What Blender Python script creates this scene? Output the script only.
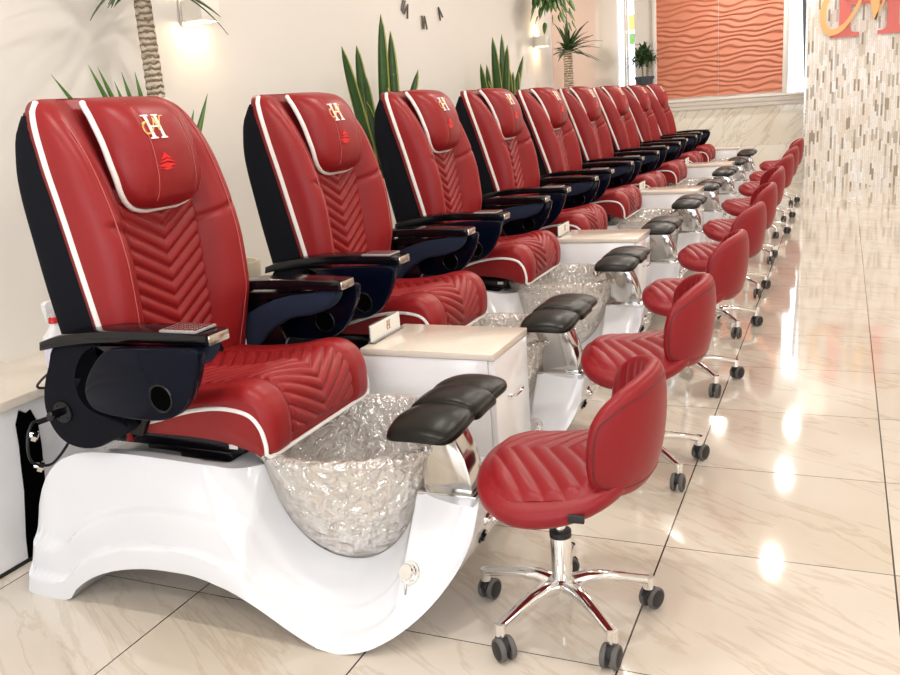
import bpy, bmesh, math, random
import numpy as np
from mathutils import Vector, Matrix

for o in list(bpy.data.objects): bpy.data.objects.remove(o)
SC = bpy.context.scene
COL = SC.collection
random.seed(7)
PI = math.pi

# ------------------------------------------------------------------ camera
cam_d = bpy.data.cameras.new('camera'); cam = bpy.data.objects.new('camera', cam_d); COL.objects.link(cam)
fw = Vector((-0.39581, 0.88329, -0.25127)); rt = Vector((0.91764, 0.39102, -0.07096)); up = Vector((-0.03558, 0.25866, 0.96531))
M = Matrix((rt, up, -fw)).transposed().to_4x4(); M.translation = Vector((0, 0, 1.2627))
cam.matrix_world = M
cam_d.sensor_width = 36.0; cam_d.lens = 890.0 / 900.0 * 36.0; cam_d.clip_start = 0.02
SC.camera = cam

# ------------------------------------------------------------------ world, light, exposure
W = bpy.data.worlds.new('daylight'); SC.world = W; W.use_nodes = True
bg = W.node_tree.nodes['Background']; bg.inputs[0].default_value = (0.90, 0.95, 1.0, 1); bg.inputs[1].default_value = 8.5
def area(name, loc, sx, sy, power, col=(1, 1, 1), rot=(0, 0, 0)):
    d = bpy.data.lights.new(name, 'AREA'); d.shape = 'RECTANGLE'; d.size = sx; d.size_y = sy; d.energy = power; d.color = col
    o = bpy.data.objects.new(name, d); COL.objects.link(o); o.location = loc; o.rotation_euler = rot
    return o
LAMPS = [(x, y) for x in (-1.35, -0.45, 1.95, 3.2) for y in (-0.6, 1.3, 3.4, 5.6, 7.8, 9.8, 11.4)]  # ceiling lamps out of view; far row added to brighten the back wall
for x, y in LAMPS:
    d = area('ceiling_lamp', (x, y, 2.96), 0.13, 0.13, 24, (1.0, 0.94, 0.86)); d.data.shape = 'DISK'
SC.view_settings.view_transform = 'Standard'; SC.view_settings.look = 'None'
SC.view_settings.exposure = -0.87; SC.view_settings.gamma = 1.0
try: SC.view_settings.use_curve_mapping = False
except Exception: pass

# ------------------------------------------------------------------ materials
MATS = {}
def newmat(name):
    m = bpy.data.materials.new(name); m.use_nodes = True; MATS[name] = m
    return m, m.node_tree, m.node_tree.nodes['Principled BSDF']
def P(name, col, rough=0.5, metal=0.0, bump=None, coat=0.0, spec=None, var=None, **kw):
    m, nt, b = newmat(name)
    b.inputs['Base Color'].default_value = (*col, 1); b.inputs['Roughness'].default_value = rough; b.inputs['Metallic'].default_value = metal
    b.inputs['Coat Weight'].default_value = coat; b.inputs['Coat Roughness'].default_value = 0.05
    if spec is not None: b.inputs['Specular IOR Level'].default_value = spec
    for k, v in kw.items(): b.inputs[k.replace('_', ' ')].default_value = v
    tc = nt.nodes.new('ShaderNodeTexCoord')
    if bump:
        sc, st, dist = bump
        n = nt.nodes.new('ShaderNodeTexNoise'); n.inputs['Scale'].default_value = sc; n.inputs['Detail'].default_value = 4
        bp = nt.nodes.new('ShaderNodeBump'); bp.inputs['Strength'].default_value = st; bp.inputs['Distance'].default_value = dist
        nt.links.new(tc.outputs['Object'], n.inputs['Vector']); nt.links.new(n.outputs['Fac'], bp.inputs['Height']); nt.links.new(bp.outputs[0], b.inputs['Normal'])
    if var:
        sc, c2 = var
        n = nt.nodes.new('ShaderNodeTexNoise'); n.inputs['Scale'].default_value = sc; n.inputs['Detail'].default_value = 5
        mx = nt.nodes.new('ShaderNodeMix'); mx.data_type = 'RGBA'
        mx.inputs['A'].default_value = (*col, 1); mx.inputs['B'].default_value = (*c2, 1)
        nt.links.new(tc.outputs['Object'], n.inputs['Vector']); nt.links.new(n.outputs['Fac'], mx.inputs['Factor']); nt.links.new(mx.outputs['Result'], b.inputs['Base Color'])
    return m
P('red_leather', (0.27, 0.012, 0.014), 0.38, bump=(260, 0.12, 0.002), spec=0.32)
P('dark_red', (0.12, 0.006, 0.008), 0.45)
P('stitch', (0.55, 0.12, 0.12), 0.6)
P('stool_red', (0.25, 0.009, 0.014), 0.38, bump=(260, 0.12, 0.002), spec=0.32)
P('white_piping', (0.85, 0.84, 0.82), 0.4)
P('black_plastic', (0.003, 0.003, 0.005), 0.16, spec=0.35)
P('tray_plastic', (0.0015, 0.003, 0.010), 0.14, spec=0.12)
P('black_fabric', (0.008, 0.009, 0.013), 0.9, spec=0.1, bump=(900, 0.4, 0.001))
P('navy_fabric', (0.016, 0.024, 0.048), 0.8, spec=0.15, bump=(900, 0.4, 0.001))
P('black_pad', (0.006, 0.0052, 0.004), 0.33, spec=0.24, bump=(120, 0.08, 0.002))
P('black_matte', (0.01, 0.01, 0.011), 0.5)
P('rubber_grey', (0.11, 0.105, 0.10), 0.6)
P('chrome', (0.88, 0.88, 0.88), 0.06, 1.0)
P('post_metal', (0.60, 0.585, 0.56), 0.12, 1.0)
P('brushed', (0.62, 0.58, 0.52), 0.22, 1.0)
P('gloss_white', (0.78, 0.79, 0.83), 0.12, coat=0.5)
P('cabinet_white', (0.86, 0.86, 0.88), 0.18, coat=0.4)
P('counter_stone', (0.78, 0.71, 0.62), 0.16, coat=0.3, var=(60, (0.70, 0.62, 0.53)))
P('wall_paint', (0.80, 0.765, 0.725), 0.55)
P('trim_white', (0.85, 0.82, 0.77), 0.3)
P('ceiling_white', (0.85, 0.84, 0.82), 0.7)
P('gold', (0.85, 0.48, 0.16), 0.35, 0.3)
P('silver_thread', (0.85, 0.83, 0.80), 0.35)
P('sign_gold', (0.85, 0.50, 0.20), 0.35)
P('sign_red', (0.72, 0.17, 0.15), 0.35)
P('emblem_red', (0.75, 0.01, 0.012), 0.3)
P('coral', (0.62, 0.225, 0.135), 0.5)
P('leaf_dark', (0.018, 0.055, 0.015), 0.4, var=(22, (0.05, 0.13, 0.03)))
P('leaf_mid', (0.06, 0.15, 0.025), 0.4, var=(14, (0.12, 0.26, 0.05)))
P('leaf_edge', (0.45, 0.48, 0.12), 0.4)
P('terracotta_grey', (0.05, 0.07, 0.09), 0.5)
P('pot_white', (0.82, 0.79, 0.73), 0.4)
P('cream_pot', (0.72, 0.66, 0.52), 0.5)
P('soil', (0.03, 0.02, 0.012), 0.95)
P('bottle_white', (0.85, 0.85, 0.87), 0.3)
P('label_purple', (0.10, 0.05, 0.28), 0.4)
P('label_light', (0.72, 0.70, 0.82), 0.4)
P('cap_red', (0.65, 0.02, 0.02), 0.35)
P('label_orange', (0.85, 0.40, 0.05), 0.4)
P('cable_black', (0.01, 0.01, 0.01), 0.4)
P('key_grey', (0.30, 0.28, 0.28), 0.4)
P('hole_shade', (0.002, 0.002, 0.002), 0.9, spec=0.0)  # near-black for the shade inside the cup holes and the ledge cutout
P('paper', (0.86, 0.84, 0.80), 0.5)
P('acrylic', (0.9, 0.9, 0.9), 0.05, **{'Transmission_Weight': 0.9})
P('street_grey', (0.5, 0.5, 0.5), 0.8)
P('clock_dark', (0.09, 0.075, 0.06), 0.4)
P('front_brown', (0.16, 0.11, 0.08), 0.6)
P('right_wall', (0.74, 0.69, 0.63), 0.6)

def emis(name, col, s):
    m, nt, b = newmat(name); b.inputs['Base Color'].default_value = (*col, 1)
    b.inputs['Emission Color'].default_value = (*col, 1); b.inputs['Emission Strength'].default_value = s
emis('lamp_glow', (1.0, 0.85, 0.62), 6.0)
emis('ceiling_glow', (1.0, 0.95, 0.88), 5.0)

# window glass
m, nt, b = newmat('window_glass')
b.inputs['Base Color'].default_value = (0.95, 0.97, 1, 1); b.inputs['Roughness'].default_value = 0.0
b.inputs['Transmission Weight'].default_value = 1.0; b.inputs['IOR'].default_value = 1.05

# bowl glass: rippled pearly glass
m, nt, b = newmat('bowl_glass')
b.inputs['Base Color'].default_value = (0.98, 0.95, 0.91, 1); b.inputs['Roughness'].default_value = 0.04; b.inputs['Metallic'].default_value = 0.4
b.inputs['Transmission Weight'].default_value = 0.5; b.inputs['IOR'].default_value = 1.45
b.inputs['Thin Film Thickness'].default_value = 480; b.inputs['Thin Film IOR'].default_value = 1.6
b.inputs['Coat Weight'].default_value = 0.6; b.inputs['Coat Roughness'].default_value = 0.03
tc = nt.nodes.new('ShaderNodeTexCoord'); n = nt.nodes.new('ShaderNodeTexNoise'); n.inputs['Scale'].default_value = 30; n.inputs['Detail'].default_value = 0.5; n.inputs['Distortion'].default_value = 1.6
mp = nt.nodes.new('ShaderNodeMapping'); mp.inputs['Scale'].default_value = (1, 1, 0.75)
bp = nt.nodes.new('ShaderNodeBump'); bp.inputs['Strength'].default_value = 1.0; bp.inputs['Distance'].default_value = 0.02
nt.links.new(tc.outputs['Object'], mp.inputs[0]); nt.links.new(mp.outputs[0], n.inputs['Vector']); nt.links.new(n.outputs['Fac'], bp.inputs['Height'])
nt.links.new(bp.outputs[0], b.inputs['Normal']); nt.links.new(bp.outputs[0], b.inputs['Coat Normal'])
tp_ = nt.nodes.new('ShaderNodeBsdfTransparent'); tp_.inputs[0].default_value = (0.97, 0.955, 0.93, 1)
mxs = nt.nodes.new('ShaderNodeMixShader'); out = nt.nodes['Material Output']
fz_ = nt.nodes.new('ShaderNodeMapRange'); fz_.inputs['From Min'].default_value = 0.35; fz_.inputs['From Max'].default_value = 0.65; fz_.inputs['To Min'].default_value = 0.5; fz_.inputs['To Max'].default_value = 0.85
nt.links.new(n.outputs['Fac'], fz_.inputs['Value']); nt.links.new(fz_.outputs[0], mxs.inputs[0])
nt.links.new(tp_.outputs[0], mxs.inputs[1]); nt.links.new(b.outputs[0], mxs.inputs[2]); nt.links.new(mxs.outputs[0], out.inputs['Surface'])
n2 = nt.nodes.new('ShaderNodeTexNoise'); n2.inputs['Scale'].default_value = 14; n2.inputs['Detail'].default_value = 2
ma = nt.nodes.new('ShaderNodeMath'); ma.operation = 'MULTIPLY_ADD'; ma.inputs[1].default_value = 700; ma.inputs[2].default_value = 180
nt.links.new(tc.outputs['Object'], n2.inputs['Vector']); nt.links.new(n2.outputs['Fac'], ma.inputs[0]); nt.links.new(ma.outputs[0], b.inputs['Thin Film Thickness'])

def math_node(nt, op, a=None, b_=None, va=None, vb=None):
    n = nt.nodes.new('ShaderNodeMath'); n.operation = op
    if a is not None: nt.links.new(a, n.inputs[0])
    if b_ is not None: nt.links.new(b_, n.inputs[1])
    if va is not None: n.inputs[0].default_value = va
    if vb is not None: n.inputs[1].default_value = vb
    return n.outputs[0]
def tiled_marble(name, base, vein, tx, ty, ox, oy, ax=('X', 'Y'), grout=(0.05, 0.04, 0.035), gw=0.0022, gw2=None, rough=0.07, vein_rot=0.6, vein_amt=0.5, coat=0.5):
    m, nt, b = newmat(name)
    tc = nt.nodes.new('ShaderNodeTexCoord'); sp = nt.nodes.new('ShaderNodeSeparateXYZ'); nt.links.new(tc.outputs['Object'], sp.inputs[0])
    def line(axis, o, t, g):
        v = math_node(nt, 'SUBTRACT', sp.outputs[axis], vb=o); v = math_node(nt, 'DIVIDE', v, vb=t)
        cell = math_node(nt, 'FLOOR', v)
        fr = math_node(nt, 'FRACT', v); fr = math_node(nt, 'SUBTRACT', fr, vb=0.5); fr = math_node(nt, 'ABSOLUTE', fr)
        return math_node(nt, 'GREATER_THAN', fr, vb=0.5 - g / t / 2 * 1.0), cell
    l1, c1 = line(ax[0], ox, tx, gw); l2, c2 = line(ax[1], oy, ty, gw2 or gw)
    ln = math_node(nt, 'MAXIMUM', l1, l2)
    # veins: stretched noise, offset per tile
    comb = nt.nodes.new('ShaderNodeCombineXYZ'); nt.links.new(c1, comb.inputs[0]); nt.links.new(c2, comb.inputs[1])
    wn = nt.nodes.new('ShaderNodeTexWhiteNoise'); nt.links.new(comb.outputs[0], wn.inputs[0])
    add = nt.nodes.new('ShaderNodeVectorMath'); add.operation = 'MULTIPLY_ADD'; nt.links.new(wn.outputs['Color'], add.inputs[0]); add.inputs[1].default_value = (3, 3, 3); nt.links.new(tc.outputs['Object'], add.inputs[2])
    mr = nt.nodes.new('ShaderNodeMapping'); nt.links.new(add.outputs[0], mr.inputs[0])
    mp = nt.nodes.new('ShaderNodeMapping'); nt.links.new(mr.outputs[0], mp.inputs[0])
    if ax[0] == 'X' and ax[1] == 'Y': mr.inputs['Rotation'].default_value = (0, 0, vein_rot); mp.inputs['Scale'].default_value = (0.8, 4, 1)
    else: mr.inputs['Rotation'].default_value = (0, vein_rot, 0); mp.inputs['Scale'].default_value = (0.8, 1, 4)
    n = nt.nodes.new('ShaderNodeTexNoise'); n.inputs['Scale'].default_value = 1.7; n.inputs['Detail'].default_value = 7; n.inputs['Roughness'].default_value = 0.6; n.inputs['Distortion'].default_value = 0.5
    nt.links.new(mp.outputs[0], n.inputs['Vector'])
    r = nt.nodes.new('ShaderNodeValToRGB'); cr = r.color_ramp
    cr.elements[0].position = 0.36; cr.elements[0].color = (*base, 1); cr.elements[1].position = 0.72; cr.elements[1].color = (*[x * 0.9 + y * 0.1 for x, y in zip(base, vein)], 1)
    e = cr.elements.new(0.50); e.color = (*base, 1); e = cr.elements.new(0.53); e.color = (*[x * (1 - vein_amt) + y * vein_amt for x, y in zip(base, vein)], 1); e = cr.elements.new(0.56); e.color = (*base, 1)
    nt.links.new(n.outputs['Fac'], r.inputs[0])
    n3 = nt.nodes.new('ShaderNodeTexNoise'); n3.inputs['Scale'].default_value = 1.3; n3.inputs['Detail'].default_value = 3; nt.links.new(add.outputs[0], n3.inputs['Vector'])
    mv = nt.nodes.new('ShaderNodeMix'); mv.data_type = 'RGBA'; mv.blend_type = 'MULTIPLY'; mv.inputs['Factor'].default_value = 0.55
    r3 = nt.nodes.new('ShaderNodeValToRGB'); r3.color_ramp.elements[0].position = 0.35; r3.color_ramp.elements[0].color = (0.82, 0.76, 0.68, 1); r3.color_ramp.elements[1].position = 0.6; r3.color_ramp.elements[1].color = (1, 1, 1, 1)
    nt.links.new(n3.outputs['Fac'], r3.inputs[0]); nt.links.new(r.outputs[0], mv.inputs['A']); nt.links.new(r3.outputs[0], mv.inputs['B'])
    mx = nt.nodes.new('ShaderNodeMix'); mx.data_type = 'RGBA'; nt.links.new(ln, mx.inputs['Factor']); nt.links.new(mv.outputs['Result'], mx.inputs['A']); mx.inputs['B'].default_value = (*grout, 1)
    nt.links.new(mx.outputs['Result'], b.inputs['Base Color'])
    b.inputs['Roughness'].default_value = rough; b.inputs['Coat Weight'].default_value = coat; b.inputs['Coat Roughness'].default_value = 0.04
    return m
tiled_marble('floor_marble', (0.67, 0.61, 0.535), (0.46, 0.35, 0.25), 0.5909, 0.60, -1.0144, 1.7397, gw=0.0045, gw2=0.003, vein_rot=0.55, vein_amt=0.38)
tiled_marble('wall_marble', (0.92, 0.89, 0.81), (0.50, 0.42, 0.31), 1.2, 0.5, -2.6, 0.0, ax=('X', 'Z'), grout=(0.60, 0.54, 0.46), gw=0.003, vein_rot=0.85, vein_amt=0.5)
# glossy cream tile column at the end of the left wall
P('gloss_cream', (0.80, 0.74, 0.65), 0.16, coat=0.6, bump=(3, 0.15, 0.02))

# vertical stick mosaic
m, nt, b = newmat('stick_mosaic')
tc = nt.nodes.new('ShaderNodeTexCoord'); mp = nt.nodes.new('ShaderNodeMapping'); sp = nt.nodes.new('ShaderNodeSeparateXYZ'); nt.links.new(tc.outputs['Object'], sp.inputs[0])
cb = nt.nodes.new('ShaderNodeCombineXYZ'); nt.links.new(sp.outputs['Z'], cb.inputs[0]); nt.links.new(sp.outputs['X'], cb.inputs[1])
CW, CH = 0.021, 0.13
cx = math_node(nt, 'FLOOR', math_node(nt, 'DIVIDE', sp.outputs['X'], vb=CW))
w1 = nt.nodes.new('ShaderNodeTexWhiteNoise'); w1.noise_dimensions = '1D'; nt.links.new(cx, w1.inputs['W'])
zz = math_node(nt, 'ADD', math_node(nt, 'DIVIDE', sp.outputs['Z'], vb=CH), w1.outputs['Value'])
cz = math_node(nt, 'FLOOR', zz)
c2 = nt.nodes.new('ShaderNodeCombineXYZ'); nt.links.new(cx, c2.inputs[0]); nt.links.new(cz, c2.inputs[1])
w2 = nt.nodes.new('ShaderNodeTexWhiteNoise'); w2.noise_dimensions = '2D'; nt.links.new(c2.outputs[0], w2.inputs['Vector'])
r = nt.nodes.new('ShaderNodeValToRGB'); cr = r.color_ramp; cr.interpolation = 'CONSTANT'
cr.elements[0].position = 0; cr.elements[0].color = (0.80, 0.74, 0.66, 1); cr.elements[1].position = 0.88; cr.elements[1].color = (0.34, 0.29, 0.23, 1)
for p_, c_ in ((0.2, (0.88, 0.88, 0.88)), (0.42, (0.84, 0.78, 0.71)), (0.6, (0.68, 0.62, 0.54)), (0.70, (0.87, 0.85, 0.81)), (0.95, (0.45, 0.42, 0.39))):
    e = cr.elements.new(p_); e.color = (*c_, 1)
nt.links.new(w2.outputs['Value'], r.inputs[0])
fx = math_node(nt, 'ABSOLUTE', math_node(nt, 'SUBTRACT', math_node(nt, 'FRACT', math_node(nt, 'DIVIDE', sp.outputs['X'], vb=CW)), vb=0.5))
fz = math_node(nt, 'ABSOLUTE', math_node(nt, 'SUBTRACT', math_node(nt, 'FRACT', zz), vb=0.5))
gl = math_node(nt, 'MAXIMUM', math_node(nt, 'GREATER_THAN', fx, vb=0.46), math_node(nt, 'GREATER_THAN', fz, vb=0.49))
mx = nt.nodes.new('ShaderNodeMix'); mx.data_type = 'RGBA'; nt.links.new(gl, mx.inputs['Factor']); nt.links.new(r.outputs[0], mx.inputs['A']); mx.inputs['B'].default_value = (0.5, 0.44, 0.37, 1)
nt.links.new(mx.outputs['Result'], b.inputs['Base Color'])
rr = math_node(nt, 'MULTIPLY', w2.outputs['Value'], vb=0.4); nt.links.new(rr, b.inputs['Roughness'])
bp = nt.nodes.new('ShaderNodeBump'); bp.inputs['Strength'].default_value = 0.5; bp.inputs['Distance'].default_value = 0.006
nt.links.new(w2.outputs['Value'], bp.inputs['Height']); nt.links.new(bp.outputs[0], b.inputs['Normal'])

# palm bark: rings
m, nt, b = newmat('palm_bark')
tc = nt.nodes.new('ShaderNodeTexCoord'); w = nt.nodes.new('ShaderNodeTexWave'); w.bands_direction = 'Z'; w.inputs['Scale'].default_value = 14; w.inputs['Distortion'].default_value = 4; w.inputs['Detail'].default_value = 3; w.inputs['Detail Scale'].default_value = 3
nt.links.new(tc.outputs['Object'], w.inputs['Vector'])
r = nt.nodes.new('ShaderNodeValToRGB'); r.color_ramp.elements[0].color = (0.20, 0.13, 0.08, 1); r.color_ramp.elements[1].color = (0.66, 0.56, 0.44, 1); r.color_ramp.elements[1].position = 0.45
nt.links.new(w.outputs['Fac'], r.inputs[0]); nt.links.new(r.outputs[0], b.inputs['Base Color']); b.inputs['Roughness'].default_value = 0.8
bp = nt.nodes.new('ShaderNodeBump'); bp.inputs['Distance'].default_value = 0.01; nt.links.new(w.outputs['Fac'], bp.inputs['Height']); nt.links.new(bp.outputs[0], b.inputs['Normal'])

# ------------------------------------------------------------------ mesh helpers
class MB:
    def __init__(s): s.v = []; s.f = []
    def add(s, vs, fs):
        n = len(s.v); s.v += [tuple(map(float, p)) for p in vs]; s.f += [tuple(i + n for i in f) for f in fs]; return s
    def grid(s, G, cu=False, cv=False, cap=False):
        nu = len(G); nv = len(G[0]); vs = [p for row in G for p in row]; fs = []
        for i in range(nu if cu else nu - 1):
            for j in range(nv if cv else nv - 1):
                a = i * nv + j; b_ = i * nv + (j + 1) % nv; c = ((i + 1) % nu) * nv + (j + 1) % nv; d = ((i + 1) % nu) * nv + j
                fs.append((a, b_, c, d))
        if cap: fs.append(tuple(range(nv - 1, -1, -1))); fs.append(tuple((nu - 1) * nv + j for j in range(nv)))
        return s.add(vs, fs)
    def bm(s, b): 
        b.verts.index_update(); return s.add([v.co for v in b.verts], [[v.index for v in f.verts] for f in b.faces])
    def box(s, x0, x1, y0, y1, z0, z1, bev=0.0, seg=2):
        b = bmesh.new(); bmesh.ops.create_cube(b, size=1)
        for v in b.verts: v.co = Vector(((x0 + x1) / 2 + v.co.x * (x1 - x0), (y0 + y1) / 2 + v.co.y * (y1 - y0), (z0 + z1) / 2 + v.co.z * (z1 - z0)))
        if bev > 0: bmesh.ops.bevel(b, geom=list(b.edges), offset=bev, segments=seg, profile=0.5, affect='EDGES')
        s.bm(b); b.free(); return s
    def prism(s, pts, axis, a0, a1, bev=0.0, seg=2, rnd=None):
        # pts: 2-D outline; axis the extrusion axis
        if rnd: pts = smooth_poly(pts, rnd)
        def mk(p, a):
            if axis == 'y': return (p[0], a, p[1])
            if axis == 'x': return (a, p[0], p[1])
            return (p[0], p[1], a)
        b = bmesh.new(); lo = [b.verts.new(mk(p, a0)) for p in pts]; hi = [b.verts.new(mk(p, a1)) for p in pts]; n = len(pts)
        f0 = b.faces.new(lo); f1 = b.faces.new(hi[::-1])
        for i in range(n): b.faces.new((lo[i], hi[i], hi[(i + 1) % n], lo[(i + 1) % n]))
        bmesh.ops.recalc_face_normals(b, faces=b.faces)
        if bev > 0:
            es = list(set(f0.edges) | set(f1.edges)); bmesh.ops.bevel(b, geom=es, offset=bev, segments=seg, profile=0.5, affect='EDGES')
        s.bm(b); b.free(); return s
    def tube(s, pts, r, n=8, closed=False, flat=None):
        pts = [Vector(p) for p in pts]; G = []; N = len(pts); prev = None
        for i, p in enumerate(pts):
            if closed: t = pts[(i + 1) % N] - pts[i - 1]
            else: t = pts[min(i + 1, N - 1)] - pts[max(i - 1, 0)]
            t.normalize()
            if prev is None: u = t.orthogonal().normalized()
            else: u = (prev - t * prev.dot(t)); u = u.normalized() if u.length > 1e-6 else t.orthogonal().normalized()
            prev = u; w = t.cross(u); rr = r[i] if isinstance(r, (list, tuple)) else r
            G.append([p + u * rr * math.cos(2 * PI * k / n) + w * rr * math.sin(2 * PI * k / n) for k in range(n)])
        return s.grid(G, cu=closed, cv=True, cap=not closed)
    def cyl(s, p0, p1, r, n=24, r1=None, bev=0.0):
        p0 = Vector(p0); p1 = Vector(p1); r1 = r if r1 is None else r1; d = (p1 - p0); L = d.length; d = d / L
        if bev: return s.tube([p0, p0 + d * 1e-4, p0 + d * bev, p1 - d * bev, p1 - d * 1e-4, p1], [max(r - bev, 1e-4), r - bev * .7, r, r1, r1 - bev * .7, max(r1 - bev, 1e-4)], n)
        return s.tube([p0, p1], [r, r1], n)
    def lathe(s, prof, c=(0, 0), n=40, ell=(1, 1), cap=False):
        G = [[(c[0] + r_ * ell[0] * math.cos(2 * PI * k / n), c[1] + r_ * ell[1] * math.sin(2 * PI * k / n), z) for k in range(n)] for r_, z in prof]
        return s.grid(G, cv=True, cap=cap)
    def sph(s, c, r, n=16, m_=10, sc=(1, 1, 1)):
        G = [[(c[0] + sc[0] * r * math.sin(PI * (i + .02) / (m_ + .04)) * math.cos(2 * PI * k / n), c[1] + sc[1] * r * math.sin(PI * (i + .02) / (m_ + .04)) * math.sin(2 * PI * k / n), c[2] + sc[2] * r * math.cos(PI * (i + .02) / (m_ + .04))) for k in range(n)] for i in range(m_ + 1)]
        return s.grid(G, cv=True, cap=True)
    def xf(s, fn): s.v = [tuple(fn(Vector(p))) for p in s.v]; return s

def smooth_poly(pts, n):
    # closed Catmull-Rom through the points
    out = []; N = len(pts)
    for i in range(N):
        p0, p1, p2, p3 = [np.array(pts[(i + k) % N], float) for k in (-1, 0, 1, 2)]
        for t in np.linspace(0, 1, n, endpoint=False):
            out.append(tuple(0.5 * ((2 * p1) + (-p0 + p2) * t + (2 * p0 - 5 * p1 + 4 * p2 - p3) * t ** 2 + (-p0 + 3 * p1 - 3 * p2 + p3) * t ** 3)))
    return out
def smooth_path(pts, n):
    out = []; N = len(pts); pts = [np.array(p, float) for p in pts]
    for i in range(N - 1):
        p1, p2 = pts[i], pts[i + 1]; p0 = pts[i - 1] if i else 2 * p1 - p2; p3 = pts[i + 2] if i + 2 < N else 2 * p2 - p1
        for t in np.linspace(0, 1, n, endpoint=False):
            out.append(tuple(0.5 * ((2 * p1) + (-p0 + p2) * t + (2 * p0 - 5 * p1 + 4 * p2 - p3) * t ** 2 + (-p0 + 3 * p1 - 3 * p2 + p3) * t ** 3)))
    out.append(tuple(pts[-1])); return out
def pchip(xs, ys):
    xs = np.array(xs, float); ys = np.array(ys, float)
    if xs[0] > xs[-1]: xs = xs[::-1]; ys = ys[::-1]
    h = np.diff(xs); d = np.diff(ys) / h; m_ = np.zeros(len(xs))
    for i in range(1, len(xs) - 1):
        if d[i - 1] * d[i] > 0: w1 = 2 * h[i] + h[i - 1]; w2 = h[i] + 2 * h[i - 1]; m_[i] = (w1 + w2) / (w1 / d[i - 1] + w2 / d[i])
    m_[0] = d[0]; m_[-1] = d[-1]
    def f(x):
        x = min(max(float(x), xs[0]), xs[-1]); i = min(int(np.searchsorted(xs, x, side='right')) - 1, len(xs) - 2); i = max(i, 0)
        t = (x - xs[i]) / h[i]
        return float((2 * t ** 3 - 3 * t ** 2 + 1) * ys[i] + (t ** 3 - 2 * t ** 2 + t) * h[i] * m_[i] + (-2 * t ** 3 + 3 * t ** 2) * ys[i + 1] + (t ** 3 - t ** 2) * h[i] * m_[i + 1])
    return f
def sstep(a, b_, x):
    t = min(max((x - a) / (b_ - a), 0), 1); return t * t * (3 - 2 * t)

ORG = {}
def obj(name, mb, mat, parent=None, origin=(0, 0, 0), angle=40, mats=None, frame=(0, 0, 0)):
    """link mb as one mesh; its vertices are given in the frame of the parent shifted by `frame`"""
    if parent is not None and parent.name in ORG: frame = ORG[parent.name]
    me = bpy.data.meshes.new(name); o = Vector(origin)
    me.from_pydata([tuple(Vector(v) - o) for v in mb.v], [], mb.f)
    b = bmesh.new(); b.from_mesh(me); bmesh.ops.recalc_face_normals(b, faces=b.faces); b.to_mesh(me); b.free()
    me.shade_smooth()
    if angle < 180: me.set_sharp_from_angle(angle=math.radians(angle))
    me.materials.append(MATS[mat])
    ob = bpy.data.objects.new(name, me); COL.objects.link(ob)
    if parent is not None: ob.parent = parent
    ob.location = o - Vector(frame)
    if parent is not None: ORG[ob.name] = tuple(o)
    return ob
def empty(name, loc=(0, 0, 0), label=None, cat=None, group=None):
    e = bpy.data.objects.new(name, None); COL.objects.link(e); e.location = loc; e.empty_display_size = 0.1
    tag(e, label, cat, group); return e
def tag(o, label=None, cat=None, group=None, kind=None):
    if label: o['label'] = label
    if cat: o['category'] = cat
    if group: o['group'] = group
    if kind: o['kind'] = kind
    return o
def struct(name, mb, mat, **k):
    o = obj(name, mb, mat, **k); o['kind'] = 'structure'; return o
def copy_tree(o, parent=None):
    c = o.copy(); COL.objects.link(c)
    if parent is not None: c.parent = parent
    for ch in list(o.children): copy_tree(ch, c)
    return c
def mirror(mb):
    r = MB(); r.v = [(a, -b_, c) for a, b_, c in mb.v]; r.f = [tuple(reversed(f)) for f in mb.f]; return r

# ------------------------------------------------------------------ the room
WX = -2.63      # left wall
BY = 12.2       # back wall
CEIL = 3.0
RX = 4.2
struct('floor', MB().box(WX - 0.2, RX + 0.2, -3.0, BY + 0.3, -0.1, 0), 'floor_marble')
struct('ceiling', MB().box(WX - 0.2, RX + 0.2, -3.0, BY + 0.3, CEIL, CEIL + 0.1), 'ceiling_white')
struct('wall_left', MB().box(WX - 0.15, WX, -3.0, 8.8, 0, CEIL), 'wall_paint')
struct('trim_2', MB().box(WX - 0.15, WX, 8.8, BY, 0, CEIL), 'gloss_cream')
struct('wall_right', MB().box(RX, RX + 0.15, -3.0, BY, 0, CEIL), 'right_wall')
fwm = MB(); fwm.box(WX - 0.15, RX + 0.15, -3.15, -3.0, 0, 0.45); fwm.box(WX - 0.15, RX + 0.15, -3.15, -3.0, 2.55, CEIL); fwm.box(WX - 0.15, WX + 0.4, -3.15, -3.0, 0.45, 2.55)
fwm.box(1.0, 1.9, -3.15, -3.0, 0.45, 2.55)
struct('wall_front', fwm, 'front_brown')  # unseen front wall, added to cut the daylight and darken chrome reflections
mu = MB()
for x in (-1.25, -0.25, 1.0, 1.9, 3.0, 4.1): mu.box(x - 0.04, x + 0.04, -3.12, -2.98, 0.45, 2.55)
struct('trim_8', mu, 'black_matte')  # unseen dark mullions, added with the front wall to break up reflections
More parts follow.
